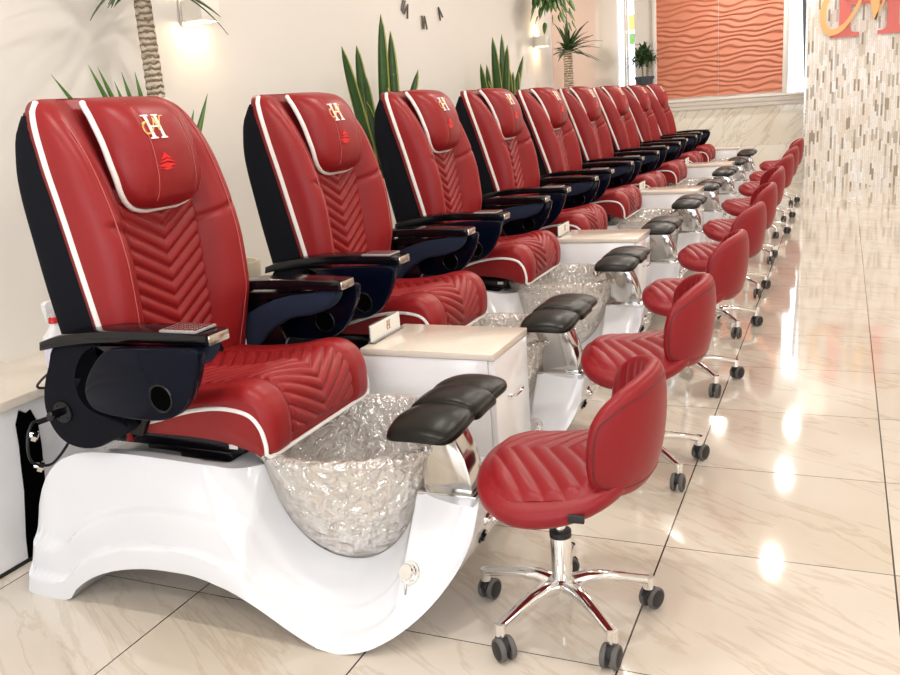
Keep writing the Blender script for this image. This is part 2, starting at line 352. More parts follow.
# back wall: openings for two windows
def window(n, x0, x1, z0, z1):
    e = empty('window_%d' % n, ((x0 + x1) / 2, BY, z0)); e['kind'] = 'structure'
    fr = ((x0 + x1) / 2, BY, z0)
    f = MB(); t = 0.022
    f.box(x0, x0 + t, BY - 0.02, BY + 0.05, z0, z1); f.box(x1 - t, x1, BY - 0.02, BY + 0.05, z0, z1); f.box(x0 + t, x1 - t, BY - 0.02, BY + 0.05, z0, z0 + t); f.box(x0 + t, x1 - t, BY - 0.02, BY + 0.05, z1 - t, z1)
    obj('window_frame', f, 'trim_white', e, frame=fr)
    obj('pane', MB().box(x0 + t, x1 - t, BY + 0.01, BY + 0.016, z0 + t, z1 - t), 'window_glass', e, frame=fr)
w1x = (-2.625, -2.50); w2x = (-0.655, -0.42)
bw = MB()
bw.box(WX, RX, BY, BY + 0.15, 0, 1.0)                       # below the sill
wall_lo = struct('trim_3', bw, 'wall_marble')
bw = MB()
bw.box(w1x[1], w2x[0], BY, BY + 0.15, 1.0, CEIL); bw.box(w2x[1], RX, BY, BY + 0.15, 1.0, CEIL)
bw.box(w1x[0] - 0.005, w1x[1], BY, BY + 0.15, 2.6, CEIL); bw.box(w2x[0], w2x[1], BY, BY + 0.15, 2.6, CEIL)
struct('wall_back', bw, 'trim_white')
window(1, w1x[0], w1x[1], 1.08, 2.6); window(2, w2x[0], w2x[1], 1.08, 2.6)
lm = MB().prism([(BY, 0.985), (BY - 0.03, 0.99), (BY - 0.035, 1.03), (BY - 0.055, 1.045), (BY - 0.06, 1.085), (BY - 0.085, 1.10), (BY - 0.085, 1.125), (BY, 1.13)], 'x', WX + 0.001, -0.40)
struct('trim_4', lm, 'trim_white')
fm = MB()
PX0, PX1, PZ0, PZ1 = -2.235, -0.70, 1.15, 2.55
for (a, b_, c, d) in ((PX0 - 0.05, PX0, PZ0 - 0.02, PZ1 + 0.05), (PX1, PX1 + 0.045, PZ0 - 0.02, PZ1 + 0.05)):
    fm.box(a, b_, BY - 0.05, BY, c, d, 0.006)
fm.box(PX0, PX1, BY - 0.05, BY, PZ1, PZ1 + 0.05, 0.006)
struct('trim_5', fm, 'trim_white')

# round recessed downlights (the lamps that the area lights stand for)
dl = None
for x, y in LAMPS:
    if dl is None:
        dl = empty('ceiling_light', (x, y, CEIL))
        obj('ring', MB().lathe([(0.115, -0.024), (0.118, -0.028), (0.145, -0.010), (0.145, 0.0), (0.115, 0.0)], n=32), 'trim_white', dl)
        obj('diffuser', MB().lathe([(0.002, -0.012), (0.114, -0.012), (0.114, 0.0), (0.002, 0.0)], n=32), 'ceiling_glow', dl); t = dl
    else: t = copy_tree(dl)
    t.location = (x, y, CEIL); tag(t, 'white round recessed ceiling light above the salon floor', 'ceiling light', 'ceiling lights')

# ledge along the left wall
LZ = 0.512
ledge = MB().box(WX, -2.25, -0.5, BY - 0.001, 0, LZ - 0.03)
struct('trim_1', ledge, 'cabinet_white')
struct('trim_6', MB().box(WX, -2.242, -0.5, BY - 0.001, LZ - 0.03, LZ, 0.003), 'counter_stone')
# thin black strip painted as the shadow line where the ledge meets the floor
struct('shadow_line_left', MB().box(-2.25, -2.246, -0.5, BY - 0.001, 0.0, 0.012), 'black_matte')

# mosaic partition
MY = 11.65
struct('wall_mosaic', MB().box(-0.405, 2.6, MY, MY + 0.25, 0, CEIL), 'stick_mosaic')
struct('trim_7', MB().box(-0.425, -0.405, MY - 0.004, MY + 0.25, 0, CEIL), 'brushed')

# wavy coral wall panels
def wavy(x0, x1, seed):
    nx, nz = 60, 200; G = []
    for i in range(nz + 1):
        z = PZ0 + (PZ1 - PZ0) * i / nz; row = []
        for j in range(nx + 1):
            x = x0 + (x1 - x0) * j / nx; u = (x - PX0)
            ph = z / 0.066 * 2 * PI + 1.6 * math.sin(u * 8 + z * 9.0) + 1.1 * math.sin(u * 17 - z * 21 + 1.3) + 0.9 * math.sin(u * 4.1 - z * 24)
            d = 0.5 + 0.5 * math.sin(ph + 0.5 * math.sin(ph))
            row.append((x, BY - 0.012 - 0.017 * d, z))
        G.append(row)
    mb = MB().grid(G); return mb
xm = (PX0 + PX1) / 2 + 0.0
for (a, b_, s_, lb) in ((PX0, xm - 0.004, 0, 'coral wavy relief wall panel on the back wall, beside the small potted tree'), (xm + 0.004, PX1, 1, 'coral wavy relief wall panel on the back wall, the one nearer the mosaic wall')):
    o = obj('wall_panel', wavy(a, b_, s_).box(a, b_, BY - 0.012, BY - 0.001, PZ0, PZ1), 'coral', angle=180)
    tag(o, lb, 'wall panel', 'coral wall panels')

# outside the windows: pole and signs
o = obj('utility_pole', MB().cyl((-0.48, BY + 3.0, 0), (-0.62, BY + 3.0, 3.2), 0.03), 'black_matte'); tag(o, 'dark leaning pole outside, seen through the window by the mosaic wall', 'pole')
st = obj('street', MB().box(-12, 8, BY + 0.3, BY + 20, -0.1, -0.02), 'street_grey'); tag(st, kind='structure'); st.name = 'floor_outside'
o = empty('street_sign', (-3.12, BY + 1.6, 1.7), 'orange and brown sign outside, seen through the narrow corner window', 'sign')
obj('board', MB().box(-0.28, 0.28, -0.02, 0.02, 0.45, 0.66), 'label_orange', o); obj('board', MB().box(-0.28, 0.28, -0.02, 0.02, 0.25, 0.40), 'leaf_mid', o); obj('post', MB().box(-0.02, 0.02, 0.021, 0.06, -1.72, 0.66), 'black_matte', o)

# ------------------------------------------------------------------ lettering strokes
def ribbon(path, wid):
    """flat calligraphic outline: list of (x,z) points with widths -> quads in 2-D"""
    L = []; R_ = []
    n = len(path)
    for i in range(n):
        a = np.array(path[max(i - 1, 0)]); b_ = np.array(path[min(i + 1, n - 1)]); t = b_ - a; t = t / (np.linalg.norm(t) + 1e-9); nn = np.array((-t[1], t[0]))
        w_ = wid[i] / 2; p = np.array(path[i]); L.append(p + nn * w_); R_.append(p - nn * w_)
    return L, R_
def letter_H():
    """serif H in a unit box (0..1, 0..1): list of quads"""
    q = []
    def r(x0, x1, y0, y1): q.append([(x0, y0), (x1, y0), (x1, y1), (x0, y1)])
    for x in (0.17, 0.70):
        r(x, x + 0.13, 0.06, 0.94); r(x - 0.10, x + 0.23, 0.0, 0.06); r(x - 0.10, x + 0.23, 0.94, 1.0)
        q.append([(x - 0.05, 0.06), (x, 0.06), (x, 0.13), (x - 0.012, 0.085)]); q.append([(x + 0.13, 0.06), (x + 0.18, 0.06), (x + 0.142, 0.085), (x + 0.13, 0.13)])
    r(0.30, 0.70, 0.47, 0.54)
    return q
def letter_N():
    """looping script N"""
    segs = []
    p = smooth_path([(0.30, 0.66), (0.34, 0.78), (0.26, 0.86), (0.12, 0.80), (0.0, 0.60), (0.0, 0.36), (0.10, 0.24), (0.28, 0.30), (0.46, 0.52), (0.60, 0.84), (0.68, 1.05)], 6)
    w_ = [0.02 + 0.07 * math.sin(PI * min(1, max(0, (i / len(p)))) * 1.0) * (1.0 if 0.25 < i / len(p) < 0.7 else 0.75) for i in range(len(p))]
    segs.append((p, w_))
    p = smooth_path([(0.66, 1.08), (0.70, 0.85), (0.73, 0.6), (0.74, 0.36)], 6); segs.append((p, [0.03 + 0.11 * math.sin(PI * i / (len(p) - 1)) ** 0.7 for i in range(len(p))]))
    p = smooth_path([(0.74, 0.36), (0.86, 0.62), (1.0, 0.92), (1.14, 1.10), (1.30, 1.12)], 6); segs.append((p, [0.025 + 0.03 * i / (len(p) - 1) for i in range(len(p))]))
    out = []
    for p, w_ in segs:
        L, R_ = ribbon(p, w_)
        for i in range(len(L) - 1): out.append([tuple(R_[i]), tuple(R_[i + 1]), tuple(L[i + 1]), tuple(L[i])])
    return out
def letters(quads, mapf, thick):
    """mapf(u, v, depth) -> point"""
    mb = MB()
    for q in quads:
        if len(q) != 4: continue
        vs = [mapf(u, v, thick) for u, v in q] + [mapf(u, v, 0) for u, v in q]
        mb.add(vs, [(0, 1, 2, 3), (7, 6, 5, 4), (0, 4, 5, 1), (1, 5, 6, 2), (2, 6, 7, 3), (3, 7, 4, 0)])
    return mb

# wall sign on the mosaic
sg = empty('wall_sign', (0.0, MY, 1.70), 'large red and gold monogram sign mounted on the mosaic wall', 'sign')
s0 = 0.72
obj('serif_letter', letters(letter_H(), lambda u, v, d: (-0.232 + u * 0.93, -0.025 - d, 0.0 + v * s0), 0.012), 'sign_red', sg)
obj('script_letter', letters(letter_N(), lambda u, v, d: (-0.235 + u * 0.72, -0.042 - d, -0.13 + v * 0.80), 0.012), 'sign_gold', sg)
bk = MB()
for u in (0.03, 0.56): bk.cyl((-0.232 + (u + 0.205) * 0.93, -0.03, 0.3), (-0.232 + (u + 0.205) * 0.93, 0, 0.3), 0.008, 8)
obj('standoff', bk, 'brushed', sg)

# ------------------------------------------------------------------ pedicure chair (unit frame: world x of the first chair, y from its centre line)
XO = -1.6
FR = (XO, 0, 0)
def S(v): return v
# ---- base
basin_c = (-1.168, 0.0); BRX, BRY = 1.10, 1.04
bprof = pchip([0.105, 0.115, 0.14, 0.20, 0.28, 0.36, 0.43], [0.04, 0.085, 0.125, 0.172, 0.208, 0.229, 0.243])
def bowl_z(x, y):
    rho = math.hypot((x - basin_c[0]) / BRX, (y - basin_c[1]) / BRY)
    if rho > 0.243: return 0.43 + (rho - 0.243) * 4
    lo, hi = 0.105, 0.43
    for _ in range(18):
        mid = (lo + hi) / 2
        if bprof(mid) < rho: lo = mid
        else: hi = mid
    return lo
zb_f = pchip([-2.092, -2.07, -1.945, -1.90, -1.83, -1.76, -1.68, -1.60, -1.51, -1.39, -1.30, -1.20, -1.13, -1.08, -1.02, -0.96, -0.90, -0.845, -0.80, -0.775, -0.765],
             [0.006, 0.0, 0.0, 0.045, 0.090, 0.118, 0.138, 0.148, 0.150, 0.128, 0.092, 0.038, 0.008, 0.0, 0.010, 0.035, 0.075, 0.13, 0.20, 0.27, 0.325])
zt_f = pchip([-2.092, -2.085, -2.065, -2.035, -1.985, -1.92, -1.83, -1.72, -1.6, -1.46, -1.40, -1.30, -1.05, -0.97, -0.92, -0.88, -0.80, -0.765],
             [0.05, 0.12, 0.20, 0.285, 0.360, 0.408, 0.430, 0.434, 0.430, 0.418, 0.405, 0.398, 0.345, 0.336, 0.334, 0.334, 0.333, 0.330])
wb_f = pchip([-2.092, -2.03, -1.9, -1.2, -1.08, -1.0, -0.93, -0.85, -0.80, -0.765], [0.355, 0.36, 0.355, 0.355, 0.352, 0.340, 0.31, 0.250, 0.195, 0.155])
wt_f = pchip([-2.092, -2.0, -1.85, -1.5, -1.44, -1.38, -1.31, -1.15, -1.00, -0.93, -0.87, -0.80, -0.765], [0.33, 0.33, 0.32, 0.30, 0.285, 0.255, 0.185, 0.135, 0.120, 0.118, 0.140, 0.155, 0.15])
def side_y(x, t):
    """half width at x, t = 0 bottom .. 1 top edge"""
    zb, zt = zb_f(x), zt_f(x); wb, wt = wb_f(x), wt_f(x)
    bowlish = sstep(-1.42, -1.25, x)
    e = 1.0 * bowlish + (1 - bowlish) * 2.2
    w_ = wb + (wt - wb) * (t ** e)
    # relief bands that follow the arch
    h = (zt - zb) * t
    arch = 1 - sstep(-0.98, -0.9, x)
    w_ -= arch * (0.014 * sstep(0.058, 0.066, h) + 0.014 * sstep(0.150, 0.159, h) * (1 - sstep(-1.15, -1.05, x) * 0.5))
    return w_
def base_mesh():
    xs = list(np.concatenate([[-2.092, -2.088, -2.082, -2.072, -2.06, -2.045, -2.025, -2.0], np.linspace(-1.98, -1.45, 22), np.linspace(-1.435, -0.88, 84), np.linspace(-0.87, -0.765, 10)]))
    G = []; NS = 48
    ts = list(np.linspace(0, 1, NS)); yfr = list(np.linspace(1, -1, 57))
    for x in xs:
        zb, zt = zb_f(x), zt_f(x); row = []
        wtop = side_y(x, 1)
        # near side upward
        edge = min(zt, bowl_z(x, -wtop) - 0.006)
        for t in ts: row.append((x, -side_y(x, t), zb + (edge - zb) * t))
        for yf in yfr[::-1][1:-1]:
            y = yf * wtop; z = zt
            rec = sstep(-2.0, -1.95, x) * (1 - sstep(-1.47, -1.42, x)); z -= 0.03 * rec * (1 - sstep(wtop - 0.05, wtop - 0.03, abs(y)))
            row.append((x, y, max(min(z, bowl_z(x, y) - 0.006), zb + 0.02)))
        for t in ts[::-1]: row.append((x, side_y(x, t), zb + (edge - zb) * t))
        for yf in np.linspace(0.9, -0.9, 7): row.append((x, yf * wb_f(x), zb + 0.0))
        G.append(row)
    return MB().grid(G, cv=True, cap=True)
DY = [0, 1.02, 2.08, 3.12, 4.20, 5.24, 6.38, 7.50, 8.60]
XD = [-0.008 * d for d in DY]
BACK = [0, -0.035, -0.06, -0.085, -0.12, -0.13, -0.145, -0.155, -0.16]
U = empty('pedicure_chair', (XO, 1.95, 0))
base = obj('base', base_mesh(), 'gloss_white', U, frame=FR, angle=50)
# valve handle low on the near side
def on_side(x, t):
    y = -side_y(x, t); z = zb_f(x) + (zt_f(x) - zb_f(x)) * t
    a = Vector((x + 0.01, -side_y(x + 0.01, t), zb_f(x + 0.01) + (zt_f(x + 0.01) - zb_f(x + 0.01)) * t)) - Vector((x, y, z))
    b_ = Vector((x, -side_y(x, t + 0.03), zb_f(x) + (zt_f(x) - zb_f(x)) * (t + 0.03))) - Vector((x, y, z))
    n = a.cross(b_).normalized()
    if n.y > 0: n = -n
    return Vector((x, y, z)), n
vp, vn = on_side(-0.925, 0.42)
sub = MB(); sub.cyl(vp - vn * 0.004, vp + vn * 0.006, 0.030, 28, bev=0.002); sub.cyl(vp + vn * 0.006, vp + vn * 0.022, 0.021, 24, bev=0.004)
sub.cyl(vp + vn * 0.016 + Vector((0, 0, -0.012)), vp + vn * 0.020 + Vector((0.0, -0.01, -0.055)), 0.0045, 10)
obj('spray_handle', sub, 'chrome', base, frame=FR)['label'] = 'chrome sprayer with short handle'
# controls on the front face
def front_x(z):
    lo, hi = -1.05, -0.766
    for _ in range(20):
        m_ = (lo + hi) / 2
        if zb_f(m_) < z: lo = m_
        else: hi = m_
    return lo
for (y, z, r_, mt) in ((-0.075, 0.265, 0.017, 'chrome'), (-0.075, 0.215, 0.019, 'black_plastic'), (0.0, 0.275, 0.017, 'chrome'), (0.01, 0.225, 0.015, 'chrome')):
    x = front_x(z); n = Vector((0.93, 0, -0.36)); c = Vector((x, y, z))
    sub = MB(); sub.cyl(c - n * 0.01, c + n * 0.005, r_, 22, bev=0.002); sub.cyl(c + n * 0.005, c + n * 0.010, r_ * 0.6, 18, bev=0.002)
    obj('control_button', sub, mt, base, frame=FR)
# ---- basin
prof = []
zs = list(np.linspace(0.105, 0.43, 60))
outer = [(bprof(z), z) for z in zs]; inner = [(max(bprof(z) - 0.011, 0.01), z + (0.012 if z < 0.14 else 0.004)) for z in zs[::-1]]
prof = [(0.002, 0.105)] + outer + [(0.252, 0.428), (0.261, 0.436), (0.261, 0.446), (0.253, 0.454), (0.240, 0.455), (0.230, 0.447)] + inner[1:] + [(0.002, 0.118)]
bsn = MB().lathe(prof, basin_c, 190, (BRX, BRY))
# hand-formed ripples in the glass
from mathutils import noise as mnoise
def rip(p):
    dx, dy = p.x - basin_c[0], p.y - basin_c[1]; rr = math.hypot(dx, dy)
    if rr < 0.05: return p
    q = Vector((p.x * 26, p.y * 26, p.z * 30)); w_ = mnoise.noise(Vector((p.x * 9, p.y * 9, p.z * 9 + 5)))
    v = abs(mnoise.noise(q + Vector((w_, w_, w_)) * 2.2)) ** 0.7
    d = (0.35 - v) * 0.011 * min(1, (rr - 0.05) / 0.05) * (1 if p.z < 0.425 else 0.25)
    return Vector((p.x + dx / rr * d, p.y + dy / rr * d, p.z))
bsn.xf(rip)
basin = obj('basin', bsn, 'bowl_glass', U, frame=FR, angle=180); basin['label'] = 'rippled clear glass foot bowl'
# drain, seen through the glass
obj('drain', MB().lathe([(0.002, 0.1215), (0.022, 0.1225), (0.028, 0.120), (0.028, 0.1185)], basin_c, 24), 'chrome', basin, frame=FR)
# spout behind the bowl
sp_ = MB().tube(smooth_path([(-0.905, 0.05, 0.33), (-0.91, 0.05, 0.44), (-0.93, 0.04, 0.462), (-0.98, 0.01, 0.468), (-1.01, -0.005, 0.455)], 6), 0.011, 12); sp_.sph((-1.015, -0.008, 0.455), 0.017)
obj('spout', sp_, 'chrome', U, frame=FR)
# ---- foot rest
ps = [(-0.930, 0.334), (-0.80, 0.334), (-0.803, 0.38), (-0.815, 0.43), (-0.835, 0.475), (-0.860, 0.512), (-0.975, 0.512), (-0.952, 0.48), (-0.938, 0.44), (-0.930, 0.39)]
post = MB().prism(ps, 'y', -0.10, -0.012, 0.004); post.box(-0.945, -0.785, -0.115, 0.005, 0.328, 0.3385, 0.003)
obj('footrest_post', post, 'post_metal', U, frame=FR)
def pad_mesh(y0, y1, lift, wid, thick, n=26, bulge=0.0):
    G = []
    for i in range(n + 1):
        f_ = i / n; y = y0 + (y1 - y0) * f_
        e = (1 - abs(2 * f_ - 1) ** 8) ** 0.45 if 0 < i < n else 0.15
        cx_ = -0.888 + 0.004 * (y / 0.2); hw = wid(y) * (0.55 + 0.45 * e); h = thick * e
        zc = 0.515 + lift(y)
        row = []
        for k in range(28):
            a = 2 * PI * k / 28; c_, s_ = math.cos(a), math.sin(a)
            px = math.copysign(abs(c_) ** 0.7, c_) * hw; pz = math.copysign(abs(s_) ** 0.75, s_) * (h if s_ > 0 else h * 0.7)
            pz -= 0.014 * (px / 0.09) ** 2 * (0.6 + bulge)
            row.append((cx_ + px, y, zc + pz))
        G.append(row)
    return MB().grid(G, cv=True, cap=True)
wpad = lambda y: 0.085 + 0.010 * math.cos((abs(y) - 0.13) * 16)
lft = lambda y: 0.014 - 0.25 * min(y, 0) ** 2 + 0.05 * max(y, 0) - 0.004 * math.cos(y * 30)
pad = obj('footrest_pad', pad_mesh(-0.215, 0.215, lft, wpad, 0.024), 'black_pad', U, frame=FR, angle=180)
obj('saddle', pad_mesh(-0.055, 0.095, lambda y: 0.022 + 0.02 * y - 0.9 * (y - 0.02) ** 2, lambda y: 0.098, 0.028, bulge=0.35), 'black_pad', pad, frame=FR, angle=180)

# ---- rails under the seat
rl = MB().box(-1.86, -1.39, -0.20, 0.20, 0.428, 0.470, 0.004); rl.box(-1.74, -1.46, -0.17, 0.17, 0.400, 0.428, 0.003); rl.box(-1.60, -1.43, -0.20, -0.15, 0.402, 0.43, 0.002)
rail = obj('seat_rail', rl, 'black_plastic', U, frame=FR)
obj('maker_plate', MB().box(-1.435, -1.408, -0.2015, -0.1995, 0.441, 0.453), 'silver_thread', rail, frame=FR)['label'] = 'small silver plate'

# ---- seat
top_pts = smooth_path([(-1.80, 0.595), (-1.70, 0.600), (-1.58, 0.603), (-1.46, 0.615), (-1.37, 0.634), (-1.315, 0.632), (-1.275, 0.605), (-1.255, 0.56), (-1.252, 0.51), (-1.258, 0.472), (-1.272, 0.455)], 7)
bot_pts = smooth_path([(-1.290, 0.455), (-1.33, 0.468), (-1.40, 0.482), (-1.50, 0.488), (-1.65, 0.488), (-1.80, 0.50)], 4)
tp = [np.array(p) for p in top_pts]
def nrm(i, pts):
    a = pts[max(i - 1, 0)]; b_ = pts[min(i + 1, len(pts) - 1)]; t = (b_ - a) / (np.linalg.norm(b_ - a) + 1e-9); return np.array((-t[1], t[0]))
tn = [nrm(i, tp) for i in range(len(tp))]
tl_ = [0.0]
for i in range(1, len(tp)): tl_.append(tl_[-1] + float(np.linalg.norm(tp[i] - tp[i - 1])))
def seat_mesh():
    SW = 0.262; ys = []
    for k in range(7): ys.append(-SW + 0.045 * (1 - math.cos(PI / 2 * k / 6)))
    ys += list(np.linspace(-SW + 0.055, SW - 0.055, 40)); ys += [-v for v in ys[:7][::-1]]
    cen = np.array((-1.5, 0.54)); G = []
    for y in ys:
        t = max(0, (abs(y) - (SW - 0.045)) / 0.045); sh = 0.036 * (1 - math.sqrt(max(0, 1 - t * t)))
        rec = 0.015 * (1 - sstep(0.150, 0.178, abs(y))); crown = -0.006 * (abs(y) / SW) ** 2
        row = []
        for i, p in enumerate(tp):
            e = (1.0 if i > 2 else 0.5) * min(1, (len(tp) - 1 - i) / 5)
            q = p - tn[i] * (sh * 0.9 + rec * e) ; row.append((q[0], y, q[1] + crown))
        for p in bot_pts:
            row.append((p[0] - sh * 0.2, y, p[1] + sh * 0.12))
        G.append(row)
    return MB().grid(G, cv=True, cap=True)
seat = obj('seat', seat_mesh(), 'red_leather', U, frame=FR, angle=180)
def puff(s, sharp=0.5): return abs(math.sin(PI * s)) ** sharp
def seat_panel():
    G = []; dense = []
    for i in range(len(tp) - 1):
        for k in range(4): f_ = k / 4; dense.append((tp[i] * (1 - f_) + tp[i + 1] * f_, tn[i] * (1 - f_) + tn[i + 1] * f_, tl_[i] * (1 - f_) + tl_[i + 1] * f_))
    dense = [d for d in dense if 0.06 < d[2] < tl_[-1] - 0.03]
    n = len(dense)
    for j, (p, nn, s) in enumerate(dense):
        row = []
        for y in np.linspace(-0.158, 0.158, 61):
            ed = min(1, (0.158 - abs(y)) / 0.008, j / 3, (n - 1 - j) / 3)
            d = -0.016 + ed * (0.003 + 0.011 * puff((s + 0.62 * abs(y)) / 0.040))
            q = p + nn * d; row.append((q[0], y, q[1] - 0.006 * (abs(y) / 0.262) ** 2))
        G.append(row)
    return MB().grid(G)
# chevrons point forward: s grows to the front, so the crest lies at constant s + k|y|
obj('quilted_panel', seat_panel(), 'red_leather', seat, frame=FR, angle=180)
pip = []
side = smooth_path([(-1.70, 0.505), (-1.60, 0.530), (-1.50, 0.560), (-1.40, 0.575), (-1.32, 0.566), (-1.285, 0.535), (-1.272, 0.49), (-1.274, 0.458)], 5)
path = [(x, -0.263, z) for x, z in side[:-1]] + [(-1.270, -0.255, 0.455)] + [(-1.268, y, 0.453) for y in np.linspace(-0.22, 0.22, 12)] + [(-1.270, 0.255, 0.455)] + [(x, 0.263, z) for x, z in side[::-1][1:]]
obj('piping', MB().tube(path, 0.0055, 8), 'white_piping', seat, frame=FR)['label'] = 'white piping'

# ---- backrest
PV = (-1.80, 0, 0.48)   # pivot
Z0, Z1 = 0.46, 1.352
W_f = pchip([0.46, 0.6, 0.9, 1.15, 1.25, 1.31, 1.345, 1.352], [0.262, 0.275, 0.287, 0.287, 0.280, 0.266, 0.235, 0.215])
xb_f = pchip([0.46, 0.60, 0.70, 0.80, 0.92, 1.02, 1.13, 1.20, 1.26, 1.31, 1.34, 1.352], [-1.72, -1.69, -1.66, -1.638, -1.642, -1.658, -1.690, -1.718, -1.752, -1.79, -1.825, -1.855])
xp_f = pchip([0.46, 0.6, 0.76, 0.98, 1.16, 1.30, 1.352], [-1.695, -1.705, -1.722, -1.762, -1.800, -1.838, -1.858])
xc_f = pchip([0.46, 0.75, 1.0, 1.10, 1.20, 1.30, 1.352], [-1.735, -1.722, -1.730, -1.742, -1.775, -1.82, -1.860])
xr_f = pchip([0.46, 0.60, 0.78, 0.98, 1.13, 1.25, 1.31, 1.345], [-1.870, -1.885, -1.910, -1.936, -1.950, -1.935, -1.905, -1.885])
def xfront(y, z):
    Wz = W_f(z); xp, xb, xc = xp_f(z) - 0.03, xb_f(z), xc_f(z); a = abs(y)
    yo = Wz - 0.055
    ramp = min(1, max(0, (a - 0.140) / 0.095)); ramp = 1 - (1 - ramp) ** 1.7
    x = xc + (xb - xc) * ramp
    if a > yo:
        t = min(1, (a - yo) / (Wz - yo)); B = (1 - t ** 2.6) ** (1 / 2.2); x = xp + 0.03 + (x - xp - 0.03) * B
    return x
def seam(y, z):
    d = 0
    a = abs(y)
    if a > 0.14:
        zs_ = 1.015 + 0.30 * (a - 0.2); d -= 0.011 * math.exp(-((z - zs_) / 0.009) ** 2) * (1 - sstep(0.235, 0.27, a))
        d -= 0.003 * math.exp(-((a - 0.232) / 0.004) ** 2)
        d += 0.006 * sstep(1.0, 0.9, z) * 0
    return d
def cushion():
    zs_ = list(np.linspace(Z0, 1.28, 125)) + [1.29, 1.30, 1.31, 1.32, 1.33, 1.338, 1.345, 1.349, 1.352]
    G = []
    for z in zs_:
        Wz = W_f(z); ys = []
        for k in range(10): ys.append(Wz - 0.055 * (1 - math.cos(PI / 2 * k / 10)))
        half = ys + list(np.linspace(Wz - 0.058, 0.190, 5)) + list(np.linspace(0.183, 0.130, 9)) + list(np.linspace(0.11, 0.012, 5))
        yy = [-v for v in half] + half[::-1]
        row = [(xp_f(z) - 0.03, -Wz + 0.004, z)] + [(xfront(y, z) + seam(y, z), y, z) for y in yy] + [(xp_f(z) - 0.03, Wz - 0.004, z)]
        G.append(row)
    return MB().grid(G, cv=True, cap=True)
back = obj('backrest', cushion(), 'red_leather', U, origin=PV, frame=FR, angle=180)
BF = PV
def chev():
    G = []
    zs_ = np.linspace(0.52, 1.12, 150); n = len(zs_)
    for i, z in enumerate(zs_):
        row = []
        for y in np.linspace(-0.148, 0.148, 61):
            ed = min(1, (0.148 - abs(y)) / 0.006)
            row.append((xc_f(z) + 0.0 + ed * (0.003 + 0.013 * puff((z - 0.55 * abs(y)) / 0.040)), y, z))
        G.append(row)
    return MB().grid(G)
obj('quilted_panel', chev(), 'red_leather', back, frame=BF, angle=180)
for sg_ in (-1, 1):
    pp = [(xp_f(z) + 0.001, sg_ * (W_f(z) - 0.001), z) for z in np.linspace(0.50, 1.343, 40)]
    obj('piping', MB().tube(pp, 0.0085, 8), 'white_piping', back, frame=BF)['label'] = 'white piping'
for sg_ in (-1, 1):
    o_ = 0.232
    obj('stitching', MB().tube([(xfront(o_, z) - 0.0005, sg_ * o_, z) for z in np.linspace(0.56, 1.30, 40)], 0.0014, 4), 'stitch', back, frame=BF)
# shell
def shell():
    G = []
    for z in list(np.linspace(0.47, 1.295, 36)) + [1.308, 1.314]:
        Wz = W_f(z) - 0.003; xr, xp = xr_f(z), xp_f(z) - 0.004; row = []
        taper = 0.25
        for k in range(29):
            a = PI * k / 28; c_, s_ = math.cos(a), math.sin(a)
            row.append((xp + (xr - xp) * abs(s_) ** 0.32 * 1.0, -math.copysign(abs(c_) ** 0.22, c_) * Wz, z))
        G.append(row)
    mb = MB().grid(G, cv=True, cap=True)
    # rounded lip at the top
    mb.tube(smooth_path([(-1.872, -0.262, 1.255), (-1.884, -0.260, 1.285), (-1.885, -0.240, 1.305), (-1.885, -0.2, 1.314), (-1.885, 0.2, 1.314), (-1.885, 0.240, 1.305), (-1.884, 0.260, 1.285), (-1.872, 0.262, 1.255)], 5), 0.012, 10)
    return mb
sh = obj('back_shell', shell(), 'black_fabric', U, origin=PV, frame=FR, angle=60); sh['label'] = 'black fabric back cover'
# headrest pillow
hx_f = pchip([1.052, 1.065, 1.09, 1.14, 1.20, 1.27, 1.315, 1.337, 1.350], [-1.690, -1.664, -1.645, -1.636, -1.640, -1.660, -1.692, -1.730, -1.795])
hw_f = pchip([1.052, 1.06, 1.08, 1.12, 1.18, 1.25, 1.31, 1.335, 1.350], [0.075, 0.106, 0.131, 0.147, 0.152, 0.150, 0.144, 0.136, 0.118])
hb_f = pchip([1.05, 1.12, 1.2, 1.3, 1.350], [-1.728, -1.726, -1.742, -1.785, -1.825])
def hfront(y, z):
    Wz = hw_f(z); t = min(1, abs(y) / Wz); b_ = hb_f(z); f_ = hx_f(z)
    d = -0.0035 * math.exp(-((abs(y) - 0.075) / 0.0035) ** 2)
    return b_ + (f_ - b_) * (1 - t ** 3.2) ** 0.45 + d
def pillow():
    G = []
    for z in [1.052, 1.055, 1.06, 1.068] + list(np.linspace(1.08, 1.32, 34)) + [1.327, 1.334, 1.341, 1.346, 1.350]:
        Wz = hw_f(z); ys = [-Wz * math.cos(PI * k / 48) for k in range(49)]
        G.append([(hfront(y, z), y, z) for y in ys] + [(hb_f(z) - 0.004, Wz * 0.9, z), (hb_f(z) - 0.004, -Wz * 0.9, z)])
    return MB().grid(G, cv=True, cap=True)
head = obj('headrest', pillow(), 'red_leather', U, origin=PV, frame=FR, angle=180)
zz_ = list(np.linspace(1.338, 1.10, 24)) + [1.085, 1.07, 1.06, 1.054]
pl_ = [(hb_f(z) + 0.012, -hw_f(z) - 0.001, z) for z in zz_] + [(hb_f(1.05) + 0.012, y, 1.050) for y in np.linspace(-0.06, 0.06, 7)] + [(hb_f(z) + 0.012, hw_f(z) + 0.001, z) for z in zz_[::-1]]
obj('piping', MB().tube(pl_, 0.0085, 8), 'white_piping', head, frame=BF)['label'] = 'white piping'
for y in (-0.073, 0.077): obj('stitching', MB().tube([(hfront(y, z) + 0.0008, y, z) for z in np.linspace(1.075, 1.33, 20)], 0.0011, 4), 'stitch', head, frame=BF)
